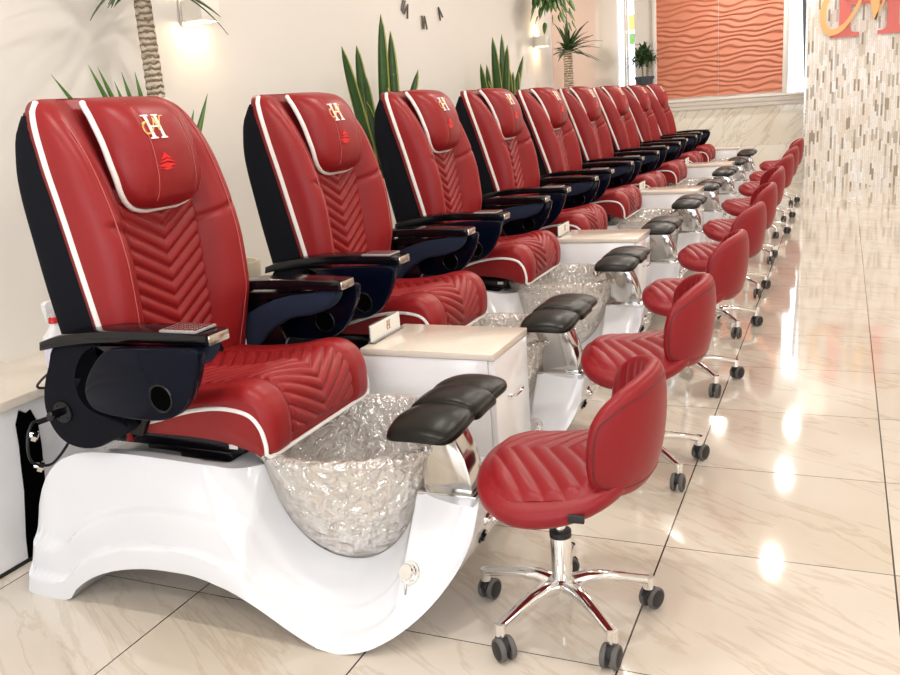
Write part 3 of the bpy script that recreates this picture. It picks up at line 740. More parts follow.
def on_head(cy, cz, sy, sz):
    return lambda u, v, d: (hfront(cy + (u - 0.5) * sy, cz + (v - 0.5) * sz) + 0.0005 + d, cy + (u - 0.5) * sy, cz + (v - 0.5) * sz)
obj('script_letter', letters(letter_N(), on_head(-0.047, 1.262, 0.064, 0.050), 0.0015), 'gold', head, frame=BF)['label'] = 'gold script N'
obj('serif_letter', letters(letter_H(), on_head(-0.042, 1.266, 0.066, 0.062), 0.003), 'silver_thread', head, frame=BF)['label'] = 'white serif H'
eq = [[(0.0, 0.30), (0.5, 0.15), (0.95, 0.32), (0.5, 0.42)], [(0.1, 0.45), (0.55, 0.50), (1.0, 0.40), (0.50, 0.66)], [(0.22, 0.62), (0.5, 0.70), (0.8, 0.60), (0.42, 0.95)], [(0.1, 0.12), (0.45, 0.05), (0.85, 0.14), (0.45, 0.20)]]
obj('emblem', letters(eq, on_head(-0.040, 1.175, 0.066, 0.050), 0.003), 'emblem_red', head, frame=BF)['label'] = 'shiny red embossed emblem'

# ---- arms (near side, mirrored for the far one)
def arm_parts():
    top = smooth_path([(-1.87, 0.752), (-1.80, 0.772), (-1.70, 0.785), (-1.58, 0.792), (-1.46, 0.792), (-1.335, 0.788)], 5)
    bot = smooth_path([(-1.335, 0.760), (-1.46, 0.763), (-1.58, 0.762), (-1.70, 0.755), (-1.80, 0.742), (-1.875, 0.728)], 5)
    rest = MB().prism(top + bot, 'y', -0.352, -0.262, 0.006)
    rest.prism([(-1.70, 0.745), (-1.40, 0.755), (-1.42, 0.735), (-1.66, 0.725)], 'y', -0.335, -0.275, 0.003)
    outer_ = [(-1.831, 0.742), (-1.872, 0.685), (-1.905, 0.615), (-1.912, 0.555), (-1.896, 0.505), (-1.862, 0.472), (-1.810, 0.460), (-1.755, 0.466), (-1.70, 0.49), (-1.62, 0.53), (-1.66, 0.56), (-1.73, 0.575), (-1.765, 0.60), (-1.775, 0.635), (-1.765, 0.675), (-1.735, 0.715), (-1.69, 0.748)]
    bodyp = MB().prism(outer_, 'y', -0.338, -0.285, 0.010, seg=3, rnd=4)
    bodyi = MB().prism([(-1.80, 0.735), (-1.83, 0.60), (-1.78, 0.52), (-1.62, 0.50), (-1.56, 0.60), (-1.62, 0.735)], 'y', -0.312, -0.290, 0.004)
    fab = MB().prism([(-1.80, 0.53), (-1.745, 0.64), (-1.667, 0.69), (-1.554, 0.735), (-1.45, 0.752), (-1.36, 0.757), (-1.378, 0.712), (-1.44, 0.685), (-1.53, 0.668), (-1.60, 0.630), (-1.66, 0.57), (-1.70, 0.51)], 'y', -0.325, -0.270, 0.010, seg=3, rnd=4)
    tray = [(-1.585, 0.756), (-1.45, 0.763), (-1.345, 0.762), (-1.335, 0.738), (-1.350, 0.690), (-1.385, 0.632), (-1.425, 0.598), (-1.475, 0.583), (-1.55, 0.581), (-1.63, 0.587), (-1.680, 0.600), (-1.698, 0.628), (-1.690, 0.668), (-1.655, 0.715), (-1.62, 0.745)]
    tr = MB().prism(tray, 'y', -0.392, -0.362, 0.004, rnd=3); tr.box(-1.62, -1.50, -0.365, -0.335, 0.70, 0.73); tr.box(-1.45, -1.40, -0.365, -0.33, 0.735, 0.75)
    return rest, bodyp, bodyi, fab, tr
for far in (0, 1):
    F = (lambda m_: m_) if not far else mirror
    rest, bodyp, bodyi, fab, tr = arm_parts()
    body = obj('arm_body', F(bodyp), 'black_fabric', U, frame=FR, angle=50)
    obj('lining', F(bodyi), 'black_plastic', body, frame=FR)
    obj('side_cover', F(fab), 'navy_fabric', body, frame=FR, angle=50)
    kn = MB().cyl((-1.842, -0.336, 0.562), (-1.842, -0.345, 0.562), 0.031, 24, bev=0.002); kn.cyl((-1.855, -0.345, 0.560), (-1.858, -0.375, 0.558), 0.011, 14, bev=0.003)
    for k in range(4): a = PI / 4 + k * PI / 2; kn.cyl((-1.842 + 0.022 * math.cos(a), -0.344, 0.562 + 0.022 * math.sin(a)), (-1.842 + 0.022 * math.cos(a), -0.347, 0.562 + 0.022 * math.sin(a)), 0.003, 8)
    obj('pivot_knob', F(kn), 'black_plastic', body, frame=FR)
    arm = obj('armrest', F(rest), 'black_plastic', U, frame=FR)
    if not far:
        rp = MB().box(-1.475, -1.365, -0.348, -0.268, 0.790, 0.797, 0.003)
        rem = obj('remote_panel', F(rp), 'key_grey', arm, frame=FR)
        ks = MB()
        for a in range(7):
            for c_ in range(4): ks.box(-1.466 + a * 0.0145, -1.457 + a * 0.0145, -0.340 + c_ * 0.018, -0.328 + c_ * 0.018, 0.7968, 0.7985)
        obj('keys', F(ks), 'dark_red', rem, frame=FR)
    cap = MB().box(-1.337, -1.330, -0.345, -0.270, 0.762, 0.786, 0.002); obj('end_cap', F(cap), 'brushed', arm, frame=FR)
    tray_o = obj('side_tray', F(tr), 'tray_plastic', U, frame=FR, angle=50)
    ring = MB().tube([(-1.458 + 0.033 * math.cos(2 * PI * k / 32), -0.393, 0.642 + 0.033 * math.sin(2 * PI * k / 32)) for k in range(32)], 0.003, 8, closed=True)
    ring.tube([(-1.458 + 0.033 * math.cos(2 * PI * k / 32), -0.361, 0.642 + 0.033 * math.sin(2 * PI * k / 32)) for k in range(32)], 0.003, 8, closed=True)
    hole = MB().cyl((-1.458, -0.3935, 0.642), (-1.458, -0.3600, 0.642), 0.031, 32)
    rg = obj('cup_ring', F(ring), 'black_plastic', tray_o, frame=FR); obj('cup_hole_shade', F(hole), 'hole_shade', tray_o, frame=FR)  # solid dark plug painted as the shade inside the cup hole
# brace joining the arms to the seat frame
br = MB().box(-1.84, -1.70, -0.30, 0.30, 0.49, 0.53, 0.008); obj('arm_brace', br, 'black_plastic', U, frame=FR)

CH_LAB = ['red leather pedicure spa chair nearest the camera, beside the spray bottle',
 'second red pedicure spa chair from the camera, just beyond the nearest white cabinet',
 'third red pedicure spa chair from the camera, in front of the first snake plant',
 'fourth red pedicure spa chair from the camera, just beyond the second white cabinet',
 'fifth red pedicure spa chair from the camera, the middle one of the row of nine',
 'sixth red pedicure spa chair from the camera, fourth from the far end of the row',
 'seventh red pedicure spa chair from the camera, third from the far end of the row',
 'second to last red pedicure spa chair, next to the farthest one by the back wall',
 'farthest red pedicure spa chair, last in the row by the coral wall panels']
def fix_back(u, k):
    for ch in u.children:
        nm = ch.name.split('.')[0]
        if nm in ('backrest', 'back_shell', 'headrest'):
            ch.rotation_euler = (0, math.atan2(BACK[k], 0.87), 0)
units = []
for i in range(9):
    u = U if i == 0 else copy_tree(U)
    u.location = (XO + XD[i], 1.95 + DY[i], 0)
    tag(u, CH_LAB[i], 'pedicure chair', 'row of red pedicure chairs'); fix_back(u, i); units.append(u)

# ------------------------------------------------------------------ rolling stools
T = empty('rolling_stool', (0, 0, 0))
def seat_s():
    nr, na = 16, 60; G = []
    def R_(a):  # plan radius; a=PI is the front (towards the chair)
        c_, s_ = math.cos(a), math.sin(a)
        return 1.0 / ((abs(c_) / (0.18 if c_ < 0 else 0.225)) ** 2.6 + (abs(s_) / 0.235) ** 2.6) ** (1 / 2.6) * (1 - 0.10 * max(0, c_) * abs(c_))
    def zt(x, y): return 0.438 + 0.030 * sstep(-0.05, 0.20, x) - 0.30 * max(0, abs(y) - 0.10) ** 2 * 4 + 0.012 * math.cos(y * 12) - 0.10 * max(0, -x - 0.10)
    top = []; side = []
    for j in range(nr + 1):
        f_ = j / nr; row = []
        for k in range(na):
            a = 2 * PI * k / na; r_ = R_(a) * f_ * 0.93; x, y = r_ * math.cos(a), r_ * math.sin(a)
            row.append((x, y, zt(x, y) - 0.010 * f_ ** 8))
        top.append(row)
    def ring(fr, dz):
        return [(R_(2 * PI * k / na) * fr * math.cos(2 * PI * k / na), R_(2 * PI * k / na) * fr * math.sin(2 * PI * k / na), zt(R_(2 * PI * k / na) * math.cos(2 * PI * k / na), R_(2 * PI * k / na) * math.sin(2 * PI * k / na)) + dz) for k in range(na)]
    G = top[1:] + [ring(0.965, -0.012), ring(0.99, -0.018), ring(1.0, -0.028), ring(0.985, -0.043), ring(0.95, -0.052), ring(0.90, -0.056), ring(0.5, -0.056), ring(0.05, -0.056)]
    mb = MB().grid(G, cv=True, cap=True)
    return mb, R_, zt
smb, SR, SZ = seat_s()
ss = obj('seat', smb, 'stool_red', T, angle=180)
def seat_quilt():
    G = []
    n1, n2 = 110, 80
    for j in range(n1 + 1):
        x = -0.175 + 0.34 * j / n1; row = []
        for k in range(n2 + 1):
            y = -0.205 + 0.41 * k / n2
            a = math.atan2(y, x); rr = math.hypot(x, y); lim = SR(a) * 0.90
            ed = min(1, max(0, (lim - rr) / 0.02))
            if rr > lim: x2, y2 = x * lim / rr, y * lim / rr
            else: x2, y2 = x, y
            row.append((x2, y2, SZ(x2, y2) - 0.008 * (rr / max(lim, 1e-3) if rr < lim else 1) ** 8 + ed * (0.002 + 0.008 * puff((x2 - 0.62 * abs(y2) + 0.02) / 0.047, 0.6))))
        G.append(row)
    return MB().grid(G)
obj('quilted_top', seat_quilt(), 'stool_red', ss, angle=180)
obj('label_tag', MB().box(0.070, 0.105, -0.232, -0.222, 0.382, 0.400, 0.001), 'black_matte', ss)['label'] = 'small black label tag'
# curved back
def sback():
    G = []; N = 56
    for i in range(N + 1):
        f_ = -1 + 2 * i / N; a = f_ * math.radians(60); e = (1 - abs(f_) ** 3.2) ** 0.5 if abs(f_) < 1 else 0.0
        zc = 0.530 - 0.010 * abs(f_); hh = 0.035 + 0.100 * e; zc += 0.015 * (1 - abs(f_))
        row = []
        Rm = 0.216 - 0.01 * abs(f_)
        for k in range(32):
            b_ = 2 * PI * k / 32; c_, s_ = math.cos(b_), math.sin(b_)
            t = 0.028 * (0.35 + 0.65 * e)
            pz = math.copysign(abs(s_) ** 0.8, s_) * hh; pr = math.copysign(abs(c_) ** 0.55, c_) * t
            rib = 0
            if c_ < -0.1: rib = 0.007 * (1 - puff(f_ * 6.0 + 0.5, 0.6)) * min(1, -c_ * 2) * e
            lean = 0.05 * (pz / 0.14) * 0.35
            rr = Rm + pr + rib + lean * 0.3 + 0.012 * (1 - (pz / 0.15) ** 2)
            row.append((rr * math.cos(a) - 0.0 + lean * 0.35, rr * math.sin(a), zc + pz))
        G.append(row)
    return MB().grid(G, cv=True, cap=True)
sb = obj('backrest', sback(), 'stool_red', T, angle=180)
def welt(off):
    p = []
    N = 60
    for i in range(N):
        t = 2 * PI * i / N; f_ = 0.975 * math.cos(t); e = (1 - abs(f_) ** 3.2) ** 0.5; a = f_ * math.radians(60)
        hh = (0.035 + 0.100 * e); zc = 0.530 - 0.010 * abs(f_) + 0.015 * (1 - abs(f_))
        s_ = math.sin(t); s2 = math.copysign(0.80, s_) if abs(s_) > 0.25 else s_ / 0.25 * 0.80
        th = 0.028 * (0.35 + 0.65 * e); pz = s2 * hh; lean = 0.05 * (pz / 0.14) * 0.35
        cs = (1 - min(1, abs(s2)) ** 2.5) ** 0.5
        rr = 0.216 - 0.01 * abs(f_) + th * cs ** 0.55 * 0.98 + lean * 0.3 + 0.012 * (1 - (pz / 0.15) ** 2)
        p.append((rr * math.cos(a) + lean * 0.35, rr * math.sin(a), zc + pz))
    return p
obj('seam_welt', MB().tube(welt(0), 0.0022, 6, closed=True), 'dark_red', sb)
obj('back_bracket', MB().prism([(0.06, 0.385), (0.16, 0.390), (0.20, 0.412), (0.222, 0.46), (0.205, 0.46), (0.185, 0.42), (0.15, 0.402), (0.06, 0.400)], 'y', -0.03, 0.03, 0.003), 'stool_red', T)
lift_ = MB().cyl((0, 0, 0.20), (0, 0, 0.36), 0.0135, 20); lift_.cyl((0, 0, 0.345), (0, 0, 0.358), 0.04, 20)
obj('gas_lift', lift_, 'chrome', T)
slv = MB().lathe([(0.002, 0.075), (0.026, 0.075), (0.026, 0.225), (0.0255, 0.23), (0.002, 0.231)], n=28)
slo = obj('column', slv, 'chrome', T); obj('collar', MB().lathe([(0.014, 0.228), (0.027, 0.228), (0.027, 0.243), (0.014, 0.245)], n=24), 'black_matte', slo)
hb = MB().lathe([(0.002, 0.045), (0.014, 0.045), (0.016, 0.068), (0.034, 0.075), (0.036, 0.112), (0.028, 0.118), (0.002, 0.118)], n=28)
obj('hub', hb, 'chrome', T)
def leg_mesh(a):
    prof_ = [(0.02, 0.098, 0.019, 0.020), (0.06, 0.108, 0.018, 0.016), (0.11, 0.106, 0.016, 0.013), (0.16, 0.096, 0.0145, 0.011), (0.20, 0.086, 0.0135, 0.010), (0.222, 0.080, 0.013, 0.010)]
    G = []
    for (r_, z, hw, hh) in prof_:
        G.append([(r_, hw * math.copysign(abs(math.cos(t)) ** 0.7, math.cos(t)), z + hh * math.copysign(abs(math.sin(t)) ** 0.7, math.sin(t))) for t in [2 * PI * k / 14 for k in range(14)]])
    mb = MB().grid(G, cv=True, cap=True); mb.cyl((0.218, 0, 0.058), (0.218, 0, 0.090), 0.0135, 16)
    c_, s_ = math.cos(a), math.sin(a); return mb.xf(lambda p: Vector((p.x * c_ - p.y * s_, p.x * s_ + p.y * c_, p.z)))
def caster(a, turn):
    c_, s_ = math.cos(a), math.sin(a); ctr = Vector((0.218 * c_, 0.218 * s_, 0)); t = Matrix.Rotation(turn, 3, 'Z')
    X = lambda p: ctr + t @ Vector(p)
    body = MB(); body.cyl((0, 0, 0.045), (0, 0, 0.062), 0.010, 12)
    hood = [(0.030, 0.030), (0.024, 0.050), (0.008, 0.058), (-0.012, 0.054), (-0.020, 0.040), (-0.012, 0.034), (0.010, 0.030)]
    body.prism([(p[0] + 0.002, p[1]) for p in hood], 'y', -0.010, 0.010, 0.003, rnd=3)
    body.cyl((0.012, -0.016, 0.0275), (0.012, 0.016, 0.0275), 0.006, 10)
    ws = []
    for sgn in (-1, 1):
        ws.append((MB().cyl((0.012, sgn * 0.007, 0.0285), (0.012, sgn * 0.020, 0.0285), 0.0285, 26, bev=0.003).xf(X), MB().cyl((0.012, sgn * 0.019, 0.0285), (0.012, sgn * 0.0215, 0.0285), 0.0222, 22, bev=0.001).xf(X)))
    return body.xf(X), ws
for k in range(5):
    a = math.radians(-120 + 72 * k)
    obj('leg', leg_mesh(a), 'chrome', T)
    b0, ws = caster(a, a + [1.3, -0.9, 0.6, 2.2, -1.7][k])
    co = obj('caster', b0, 'black_matte', T); [(obj('wheel', w1_, 'rubber_grey', co), obj('wheel_cap', w2_, 'black_matte', co)) for w1_, w2_ in ws]
STX = [-0.597, -0.610, -0.595, -0.595, -0.60, -0.615, -0.61, -0.612, -0.615]
STY = [1.905, 2.885, 3.86, 4.82, 5.74, 6.83, 8.02, 8.98, 10.15]
STR = [0.08, 0.10, 0.0, -0.06, 0.12, 0.2, -0.05, 0.0, 0.05]
ST_LAB = ['red leather rolling stool nearest the camera, with chrome star base fully visible',
 'second red rolling stool from the camera, right behind the nearest stool',
 'third red rolling stool from the camera, level with the third pedicure chair',
 'fourth red rolling stool from the camera, level with the fourth pedicure chair',
 'fifth red rolling stool from the camera, the middle one of the nine stools',
 'sixth red rolling stool from the camera, fourth from the far end of the line',
 'seventh red rolling stool from the camera, third from the far end of the line',
 'second to last red rolling stool, next to the one by the back wall',
 'farthest red rolling stool, last of the line close to the marble back wall']
for i in range(9):
    s = T if i == 0 else copy_tree(T)
    s.location = (STX[i], STY[i], 0); s.rotation_euler = (0, 0, STR[i]); tag(s, ST_LAB[i], 'stool', 'line of red rolling stools')

# ------------------------------------------------------------------ cabinets
C = empty('side_cabinet', (0, 0, 0))
CX0, CX1, CY0, CY1, CT = -0.205, 0.230, 0.0, 0.312, 0.562
cb_ = MB().box(CX0 + 0.004, CX1 - 0.02, CY0 + 0.004, CY1 - 0.004, 0.10, CT - 0.022, 0.001); cb_.box(CX0 + 0.004, CX1 - 0.02, CY0 + 0.004, CY1 - 0.055, 0.035, 0.10); cb_.box(CX0 + 0.03, CX1 - 0.05, CY0 + 0.02, CY1 - 0.07, 0.0, 0.04)
cbo = obj('body', cb_, 'cabinet_white', C)
obj('countertop', MB().box(CX0, CX1 + 0.002, CY0, CY1, CT - 0.020, CT, 0.002), 'counter_stone', C)
d1 = obj('drawer', MB().box(CX1 - 0.018, CX1, CY0 + 0.008, CY1 - 0.006, 0.215, CT - 0.024, 0.0015), 'cabinet_white', C)
d2 = obj('drawer', MB().box(CX1 - 0.018, CX1, CY0 + 0.008, CY1 - 0.006, 0.045, 0.208, 0.0015), 'cabinet_white', C)
for dd, z in ((d1, 0.40), (d2, 0.13)):
    yc = (CY0 + CY1) / 2
    obj('handle', MB().tube(smooth_path([(CX1 - 0.002, yc - 0.045, z), (CX1 + 0.018, yc - 0.04, z), (CX1 + 0.024, yc, z + 0.002), (CX1 + 0.018, yc + 0.04, z), (CX1 - 0.002, yc + 0.045, z)], 5), 0.005, 8), 'chrome', dd)
CABY = [(2.302, 0), (4.39, 2.08), (6.51, 4.20), (8.695, 6.38), (10.93, 8.6)]
CB_LAB = ['white drawer cabinet nearest the camera, behind the nearest black foot rest', 'second white drawer cabinet from the camera, beside the third pedicure chair',
 'third white drawer cabinet from the camera, beside the fifth pedicure chair', 'fourth white drawer cabinet from the camera, beside the seventh pedicure chair', 'farthest white drawer cabinet, between the last chair and the back wall']
SH = empty('sign_holder', (0, 0, 0))
obj('card', MB().box(-0.002, 0.002, -0.10, 0.10, 0.006, 0.056), 'paper', SH); obj('stand', MB().box(-0.012, 0.012, -0.101, 0.101, 0, 0.006).box(-0.0045, -0.0025, -0.103, 0.103, 0.006, 0.060), 'acrylic', SH)
obj('serif_letter', letters(letter_H(), lambda u, v, d: (0.002 + d, 0.005 + u * 0.026, 0.020 + v * 0.028), 0.0006), 'dark_red', SH); obj('script_letter', letters(letter_N(), lambda u, v, d: (0.0025 + d, 0.003 + u * 0.022, 0.020 + v * 0.024), 0.0006), 'gold', SH)
for i, (y, d) in enumerate(CABY):
    c = C if i == 0 else copy_tree(C)
    c.location = (-1.132 - 0.004 * d - (0.15 if i == 4 else 0), y, 0); tag(c, CB_LAB[i], 'cabinet', 'white cabinets between the chairs')
    s = SH if i == 0 else copy_tree(SH)
    s.location = (-1.132 - 0.004 * d - (0.15 if i == 4 else 0) + CX0 + 0.014, y + 0.15, CT)
    tag(s, ['small card holder with monogram on the nearest white cabinet', 'small card holder standing on the second white cabinet', 'small card holder standing on the third white cabinet', 'small card holder standing on the fourth white cabinet', 'small card holder standing on the farthest white cabinet'][i], 'card holder', 'card holders on the cabinets')

# ------------------------------------------------------------------ plants
def blade(base, direc, length, width, bend=0.0, twist=0.0, n=9, fold=0.25, tip=2.0, side=None):
    """one leaf as a thin closed ribbon"""
    d = Vector(direc).normalized(); s_ = side if side is not None else d.cross(Vector((0, 0, 1)))
    if s_.length < 0.05: s_ = Vector((math.cos(twist), math.sin(twist), 0))
    s_ = Vector(s_).normalized(); nrm_ = s_.cross(d).normalized(); G = []; p = Vector(base)
    dd = d.copy()
    for i in range(n + 1):
        f_ = i / n; w_ = width * (1 - f_ ** tip) ** 0.8 * (0.55 + 0.45 * min(1, f_ * 4)) / 2 + 0.0006
        nn = s_.cross(dd).normalized()
        G.append([p - s_ * w_ + nn * w_ * fold, p - nn * 0.0012, p + s_ * w_ + nn * w_ * fold, p + nn * 0.0012])
        dd = (dd + Vector((0, 0, -bend / n))).normalized(); p = p + dd * (length / n)
    return MB().grid(G, cv=True, cap=True)
def join(m1, m2): m1.add(m2.v, m2.f); return m1
def box_pot(root, w_, h, mat='pot_white', x0=-2.615):
    pm = MB(); pm.prism([(-w_ / 2 + 0.01, -w_ / 2 + 0.01), (w_ / 2 - 0.01, -w_ / 2 + 0.01), (w_ / 2 - 0.01, w_ / 2 - 0.01), (-w_ / 2 + 0.01, w_ / 2 - 0.01)], 'z', 0, h, 0.004)
    pm.box(-w_ / 2, w_ / 2, -w_ / 2, w_ / 2, h - 0.04, h - 0.002, 0.006)
    p = obj('planter', pm, mat, root); obj('soil', MB().box(-w_ / 2 + 0.02, w_ / 2 - 0.02, -w_ / 2 + 0.02, w_ / 2 - 0.02, h - 0.01, h + 0.004), 'soil', p)
    return p
def palm(x, y, h, z_crown, rtr, nl, ll, lab, lw=0.035, low=None, clipx=None):
    root = empty('potted_palm', (x, y, LZ), lab, 'potted plant'); box_pot(root, 0.30, h)
    zt = z_crown - LZ; n = 26; pts = []; rr = []
    for i in range(n * 2 + 1):
        f_ = i / (n * 2); pts.append((0, 0, h + (zt - h) * f_)); rr.append(rtr * (1.12 - 0.2 * f_) * (1.06 if i % 2 else 0.96))
    obj('trunk', MB().tube(pts, rr, 16), 'palm_bark', root, angle=180)
    mb = MB(); rg = random.Random(int(y * 100))
    for k in range(nl):
        a = k * 2.39996; el = rg.uniform(-0.1, 1.45); dx = math.cos(a) * math.cos(el)
        d = Vector((abs(dx) if dx < 0 and clipx else dx, math.sin(a) * math.cos(el), math.sin(el)))
        L = ll * rg.uniform(0.75, 1.1)
        if d.x < -0.2: L *= 0.45
        join(mb, blade((0, 0.02, zt - 0.02 + 0.02 * rg.random()), d, L, lw, bend=rg.uniform(0.3, 1.1)))
    obj('crown', mb, 'leaf_dark', root, angle=180)
    if low:
        m2 = MB()
        for (dy_, dz_) in low:
            join(m2, blade((0.0, 0.0, h - 0.0), (rg.uniform(-0.02, 0.03), dy_, dz_), math.hypot(dy_, dz_) * 1.03, 0.042, bend=0.06, side=Vector((1, 0.6, -0.6 * dy_))))
        obj('lower_leaves', m2, 'leaf_mid', root, angle=180)
    return root
palm(-2.44, 2.84, 0.34, 1.80, 0.033, 46, 0.42, 'tall palm with ringed trunk behind the nearest pedicure chair', low=[(-0.46, 0.60), (-0.31, 0.63), (-0.26, 0.62), (-0.24, 0.56), (-0.19, 0.57), (-0.15, 0.60), (-0.12, 0.60), (-0.10, 0.55), (0.26, 0.52), (0.22, 0.46), (-0.36, 0.50), (0.02, 0.58)])
palm(-2.42, 8.62, 0.34, 1.69, 0.045, 60, 0.34, 'smaller palm with ringed trunk by the farther wall lamp', lw=0.035)
def snake(x, y, h, lab, leaves):
    root = empty('snake_plant', (x, y, LZ), lab, 'potted plant', 'snake plants on the ledge'); box_pot(root, 0.28, h)
    m1 = MB(); m2 = MB(); rg = random.Random(int(y * 10))
    for (oy, dy_, L, bend) in leaves:
        ox = rg.uniform(-0.04, 0.06); d = Vector((rg.uniform(-0.03, 0.10), dy_, 1)); sd = Vector((1, 0.5 + rg.uniform(-0.5, 0.5), 0)); w_ = rg.uniform(0.044, 0.058)
        join(m1, blade((ox, oy, h), d, L, w_, bend=bend, side=sd, fold=0.15, tip=5.5, n=14))
        join(m2, blade((ox + 0.001, oy + 0.0035, h), d, L + 0.004, w_ + 0.014, bend=bend, side=sd, fold=0.15, tip=5.5, n=14))
    obj('leaf_blades', m1, 'leaf_dark', root, angle=180); obj('leaf_margins', m2, 'leaf_edge', root, angle=180)['label'] = 'yellow leaf edges'
    return root
snake(-2.45, 4.72, 0.375, 'tall snake plant in white planter between second and third pedicure chairs', [(-0.10, -0.42, 0.78, 0.02), (-0.08, -0.20, 0.60, 0), (-0.05, -0.10, 0.74, 0), (0.0, 0.02, 0.90, 0), (0.02, 0.0, 0.62, 0), (0.06, 0.10, 0.82, 0), (0.08, 0.06, 0.58, 0), (-0.06, -0.55, 0.50, 0.15), (0.10, 0.75, 0.75, -0.05), (0.0, -0.03, 0.50, 0), (0.05, 0.16, 0.52, 0)])
snake(-2.45, 6.75, 0.375, 'tall snake plant in white planter behind the fourth pedicure chair', [(-0.12, -0.45, 0.72, 0), (-0.12, -0.22, 0.86, 0), (-0.08, -0.12, 0.66, 0), (-0.04, -0.04, 0.84, 0), (0.0, 0.05, 0.80, 0), (0.02, 0.1, 0.60, 0), (0.05, 0.16, 0.90, 0), (0.08, 0.30, 0.62, 0), (0.11, 0.5, 0.66, 0), (0.1, 0.62, 0.86, 0), (0.06, -0.02, 0.62, 0), (-0.1, -0.34, 0.56, 0), (0.12, 0.22, 0.5, 0)])
# bonsai-like tree at the corner window
root = empty('potted_tree', (-2.37, BY - 0.17, 0), 'small bushy tree in a dark pot by the corner window', 'potted plant')
obj('stand', MB().box(-0.10, 0.10, -0.08, 0.08, 0, 1.28, 0.005), 'trim_white', root)
obj('pot', MB().lathe([(0.002, 1.28), (0.08, 1.28), (0.105, 1.40), (0.125, 1.43), (0.125, 1.45), (0.10, 1.45), (0.002, 1.44)], n=28), 'terracotta_grey', root)
tr = MB()
for (a, b_) in ((-0.02, 0.0), (0.02, 0.03), (0.045, -0.02)): tr.tube(smooth_path([(a, b_, 1.43), (a * 1.3, b_ + 0.01, 1.53), (a * 1.6, b_, 1.66)], 4), 0.011, 8)
obj('trunk', tr, 'palm_bark', root)
mb = MB(); rg = random.Random(5)
for k in range(230):
    a = rg.uniform(0, 2 * PI); el = rg.uniform(-0.5, 1.4); c0 = Vector((rg.gauss(0, 0.06), rg.gauss(0, 0.025) - 0.02, 1.68 + rg.gauss(0, 0.055)))
    join(mb, blade(c0, (math.cos(a) * math.cos(el), min(0.3, math.sin(a) * math.cos(el)) * 0.8, math.sin(el)), rg.uniform(0.07, 0.13), 0.035, bend=0.8, n=4))
obj('foliage', mb, 'leaf_dark', root, angle=180)
# hanging pothos
root = empty('hanging_plant', (-2.40, 8.0, 2.0), 'trailing green vine hanging above the farther wall lamp', 'hanging plant')
obj('pot', MB().lathe([(0.002, 0.12), (0.10, 0.12), (0.13, 0.26), (0.13, 0.27), (0.002, 0.27)], n=24), 'pot_white', root)
cd = MB()
for k in range(3): a = k * 2 * PI / 3; cd.tube([(0.125 * math.cos(a), 0.125 * math.sin(a), 0.26), (0, 0, 0.7)], 0.003, 5)
cd.tube([(0, 0, 0.7), (0, 0, 1.0)], 0.003, 5)
obj('cord', cd, 'cable_black', root)
mb = MB(); rg = random.Random(9)
for k in range(130):
    a = rg.uniform(0, 2 * PI); r_ = rg.uniform(0.04, 0.30); z = 0.22 - 0.30 * rg.random() ** 1.5 * (0.4 + r_ * 2.2)
    c0 = Vector((r_ * math.cos(a) * 0.55 + 0.03, r_ * math.sin(a), z))
    join(mb, blade(c0, (math.cos(a) * 0.4, math.sin(a) * 0.6, -0.8), rg.uniform(0.07, 0.11), 0.065, bend=0.3, n=5, side=Vector((rg.uniform(-.5, .5), 1, rg.uniform(-.4, .4)))))
obj('vine_leaves', mb, 'leaf_mid', root, angle=180)
# cream fluted pot between the first two chairs
root = obj('fluted_pot', MB().grid([[((r_ + (0.006 * math.cos(24 * 2 * PI * k / 144) if 0.2 < j < 3 else 0)) * math.cos(2 * PI * k / 144), (r_ + (0.006 * math.cos(24 * 2 * PI * k / 144) if 0.2 < j < 3 else 0)) * math.sin(2 * PI * k / 144), z) for k in range(144)] for j, (r_, z) in enumerate([(0.045, 0.0), (0.055, 0.02), (0.075, 0.055), (0.098, 0.072), (0.108, 0.085), (0.110, 0.13), (0.105, 0.150), (0.095, 0.150), (0.09, 0.11), (0.02, 0.10)])], cv=True, cap=True), 'cream_pot')
root.location = (-2.45, 3.20, LZ); tag(root, 'cream fluted bowl on the wall ledge behind the second pedicure chair', 'bowl')

# ------------------------------------------------------------------ wall things
def sconce(y, z, lab):
    root = empty('wall_sconce', (WX, y, z), lab, 'wall lamp', 'wall lamps')
    obj('backplate', MB().box(0, 0.012, -0.06, 0.06, -0.06, 0.06, 0.003).box(0.0, 0.06, -0.012, 0.012, -0.012, 0.012), 'pot_white', root)
    sh_ = MB(); sh_.box(0.115, 0.12, -0.065, 0.065, -0.045, 0.045, 0.001); sh_.box(0.02, 0.025, -0.065, 0.065, -0.045, 0.045, 0.001); sh_.box(0.025, 0.115, -0.065, -0.060, -0.045, 0.045); sh_.box(0.025, 0.115, 0.060, 0.065, -0.045, 0.045)
    obj('shade', sh_, 'pot_white', root); obj('bulb', MB().sph((0.07, 0, 0), 0.026), 'lamp_glow', root)
    d = bpy.data.lights.new('sconce_lamp', 'POINT'); d.energy = 4.5; d.color = (1, 0.72, 0.42); d.shadow_soft_size = 0.03
    o = bpy.data.objects.new('sconce_lamp', d); COL.objects.link(o); o.parent = root; o.location = (0.07, 0, -0.03)
    o = o.copy(); COL.objects.link(o); o.parent = root; o.location = (0.07, 0, 0.03)
sconce(3.34, 1.735, 'white square wall lamp glowing warm beside the tall palm trunk')
sconce(8.28, 1.775, 'small glowing wall lamp near the smaller palm')
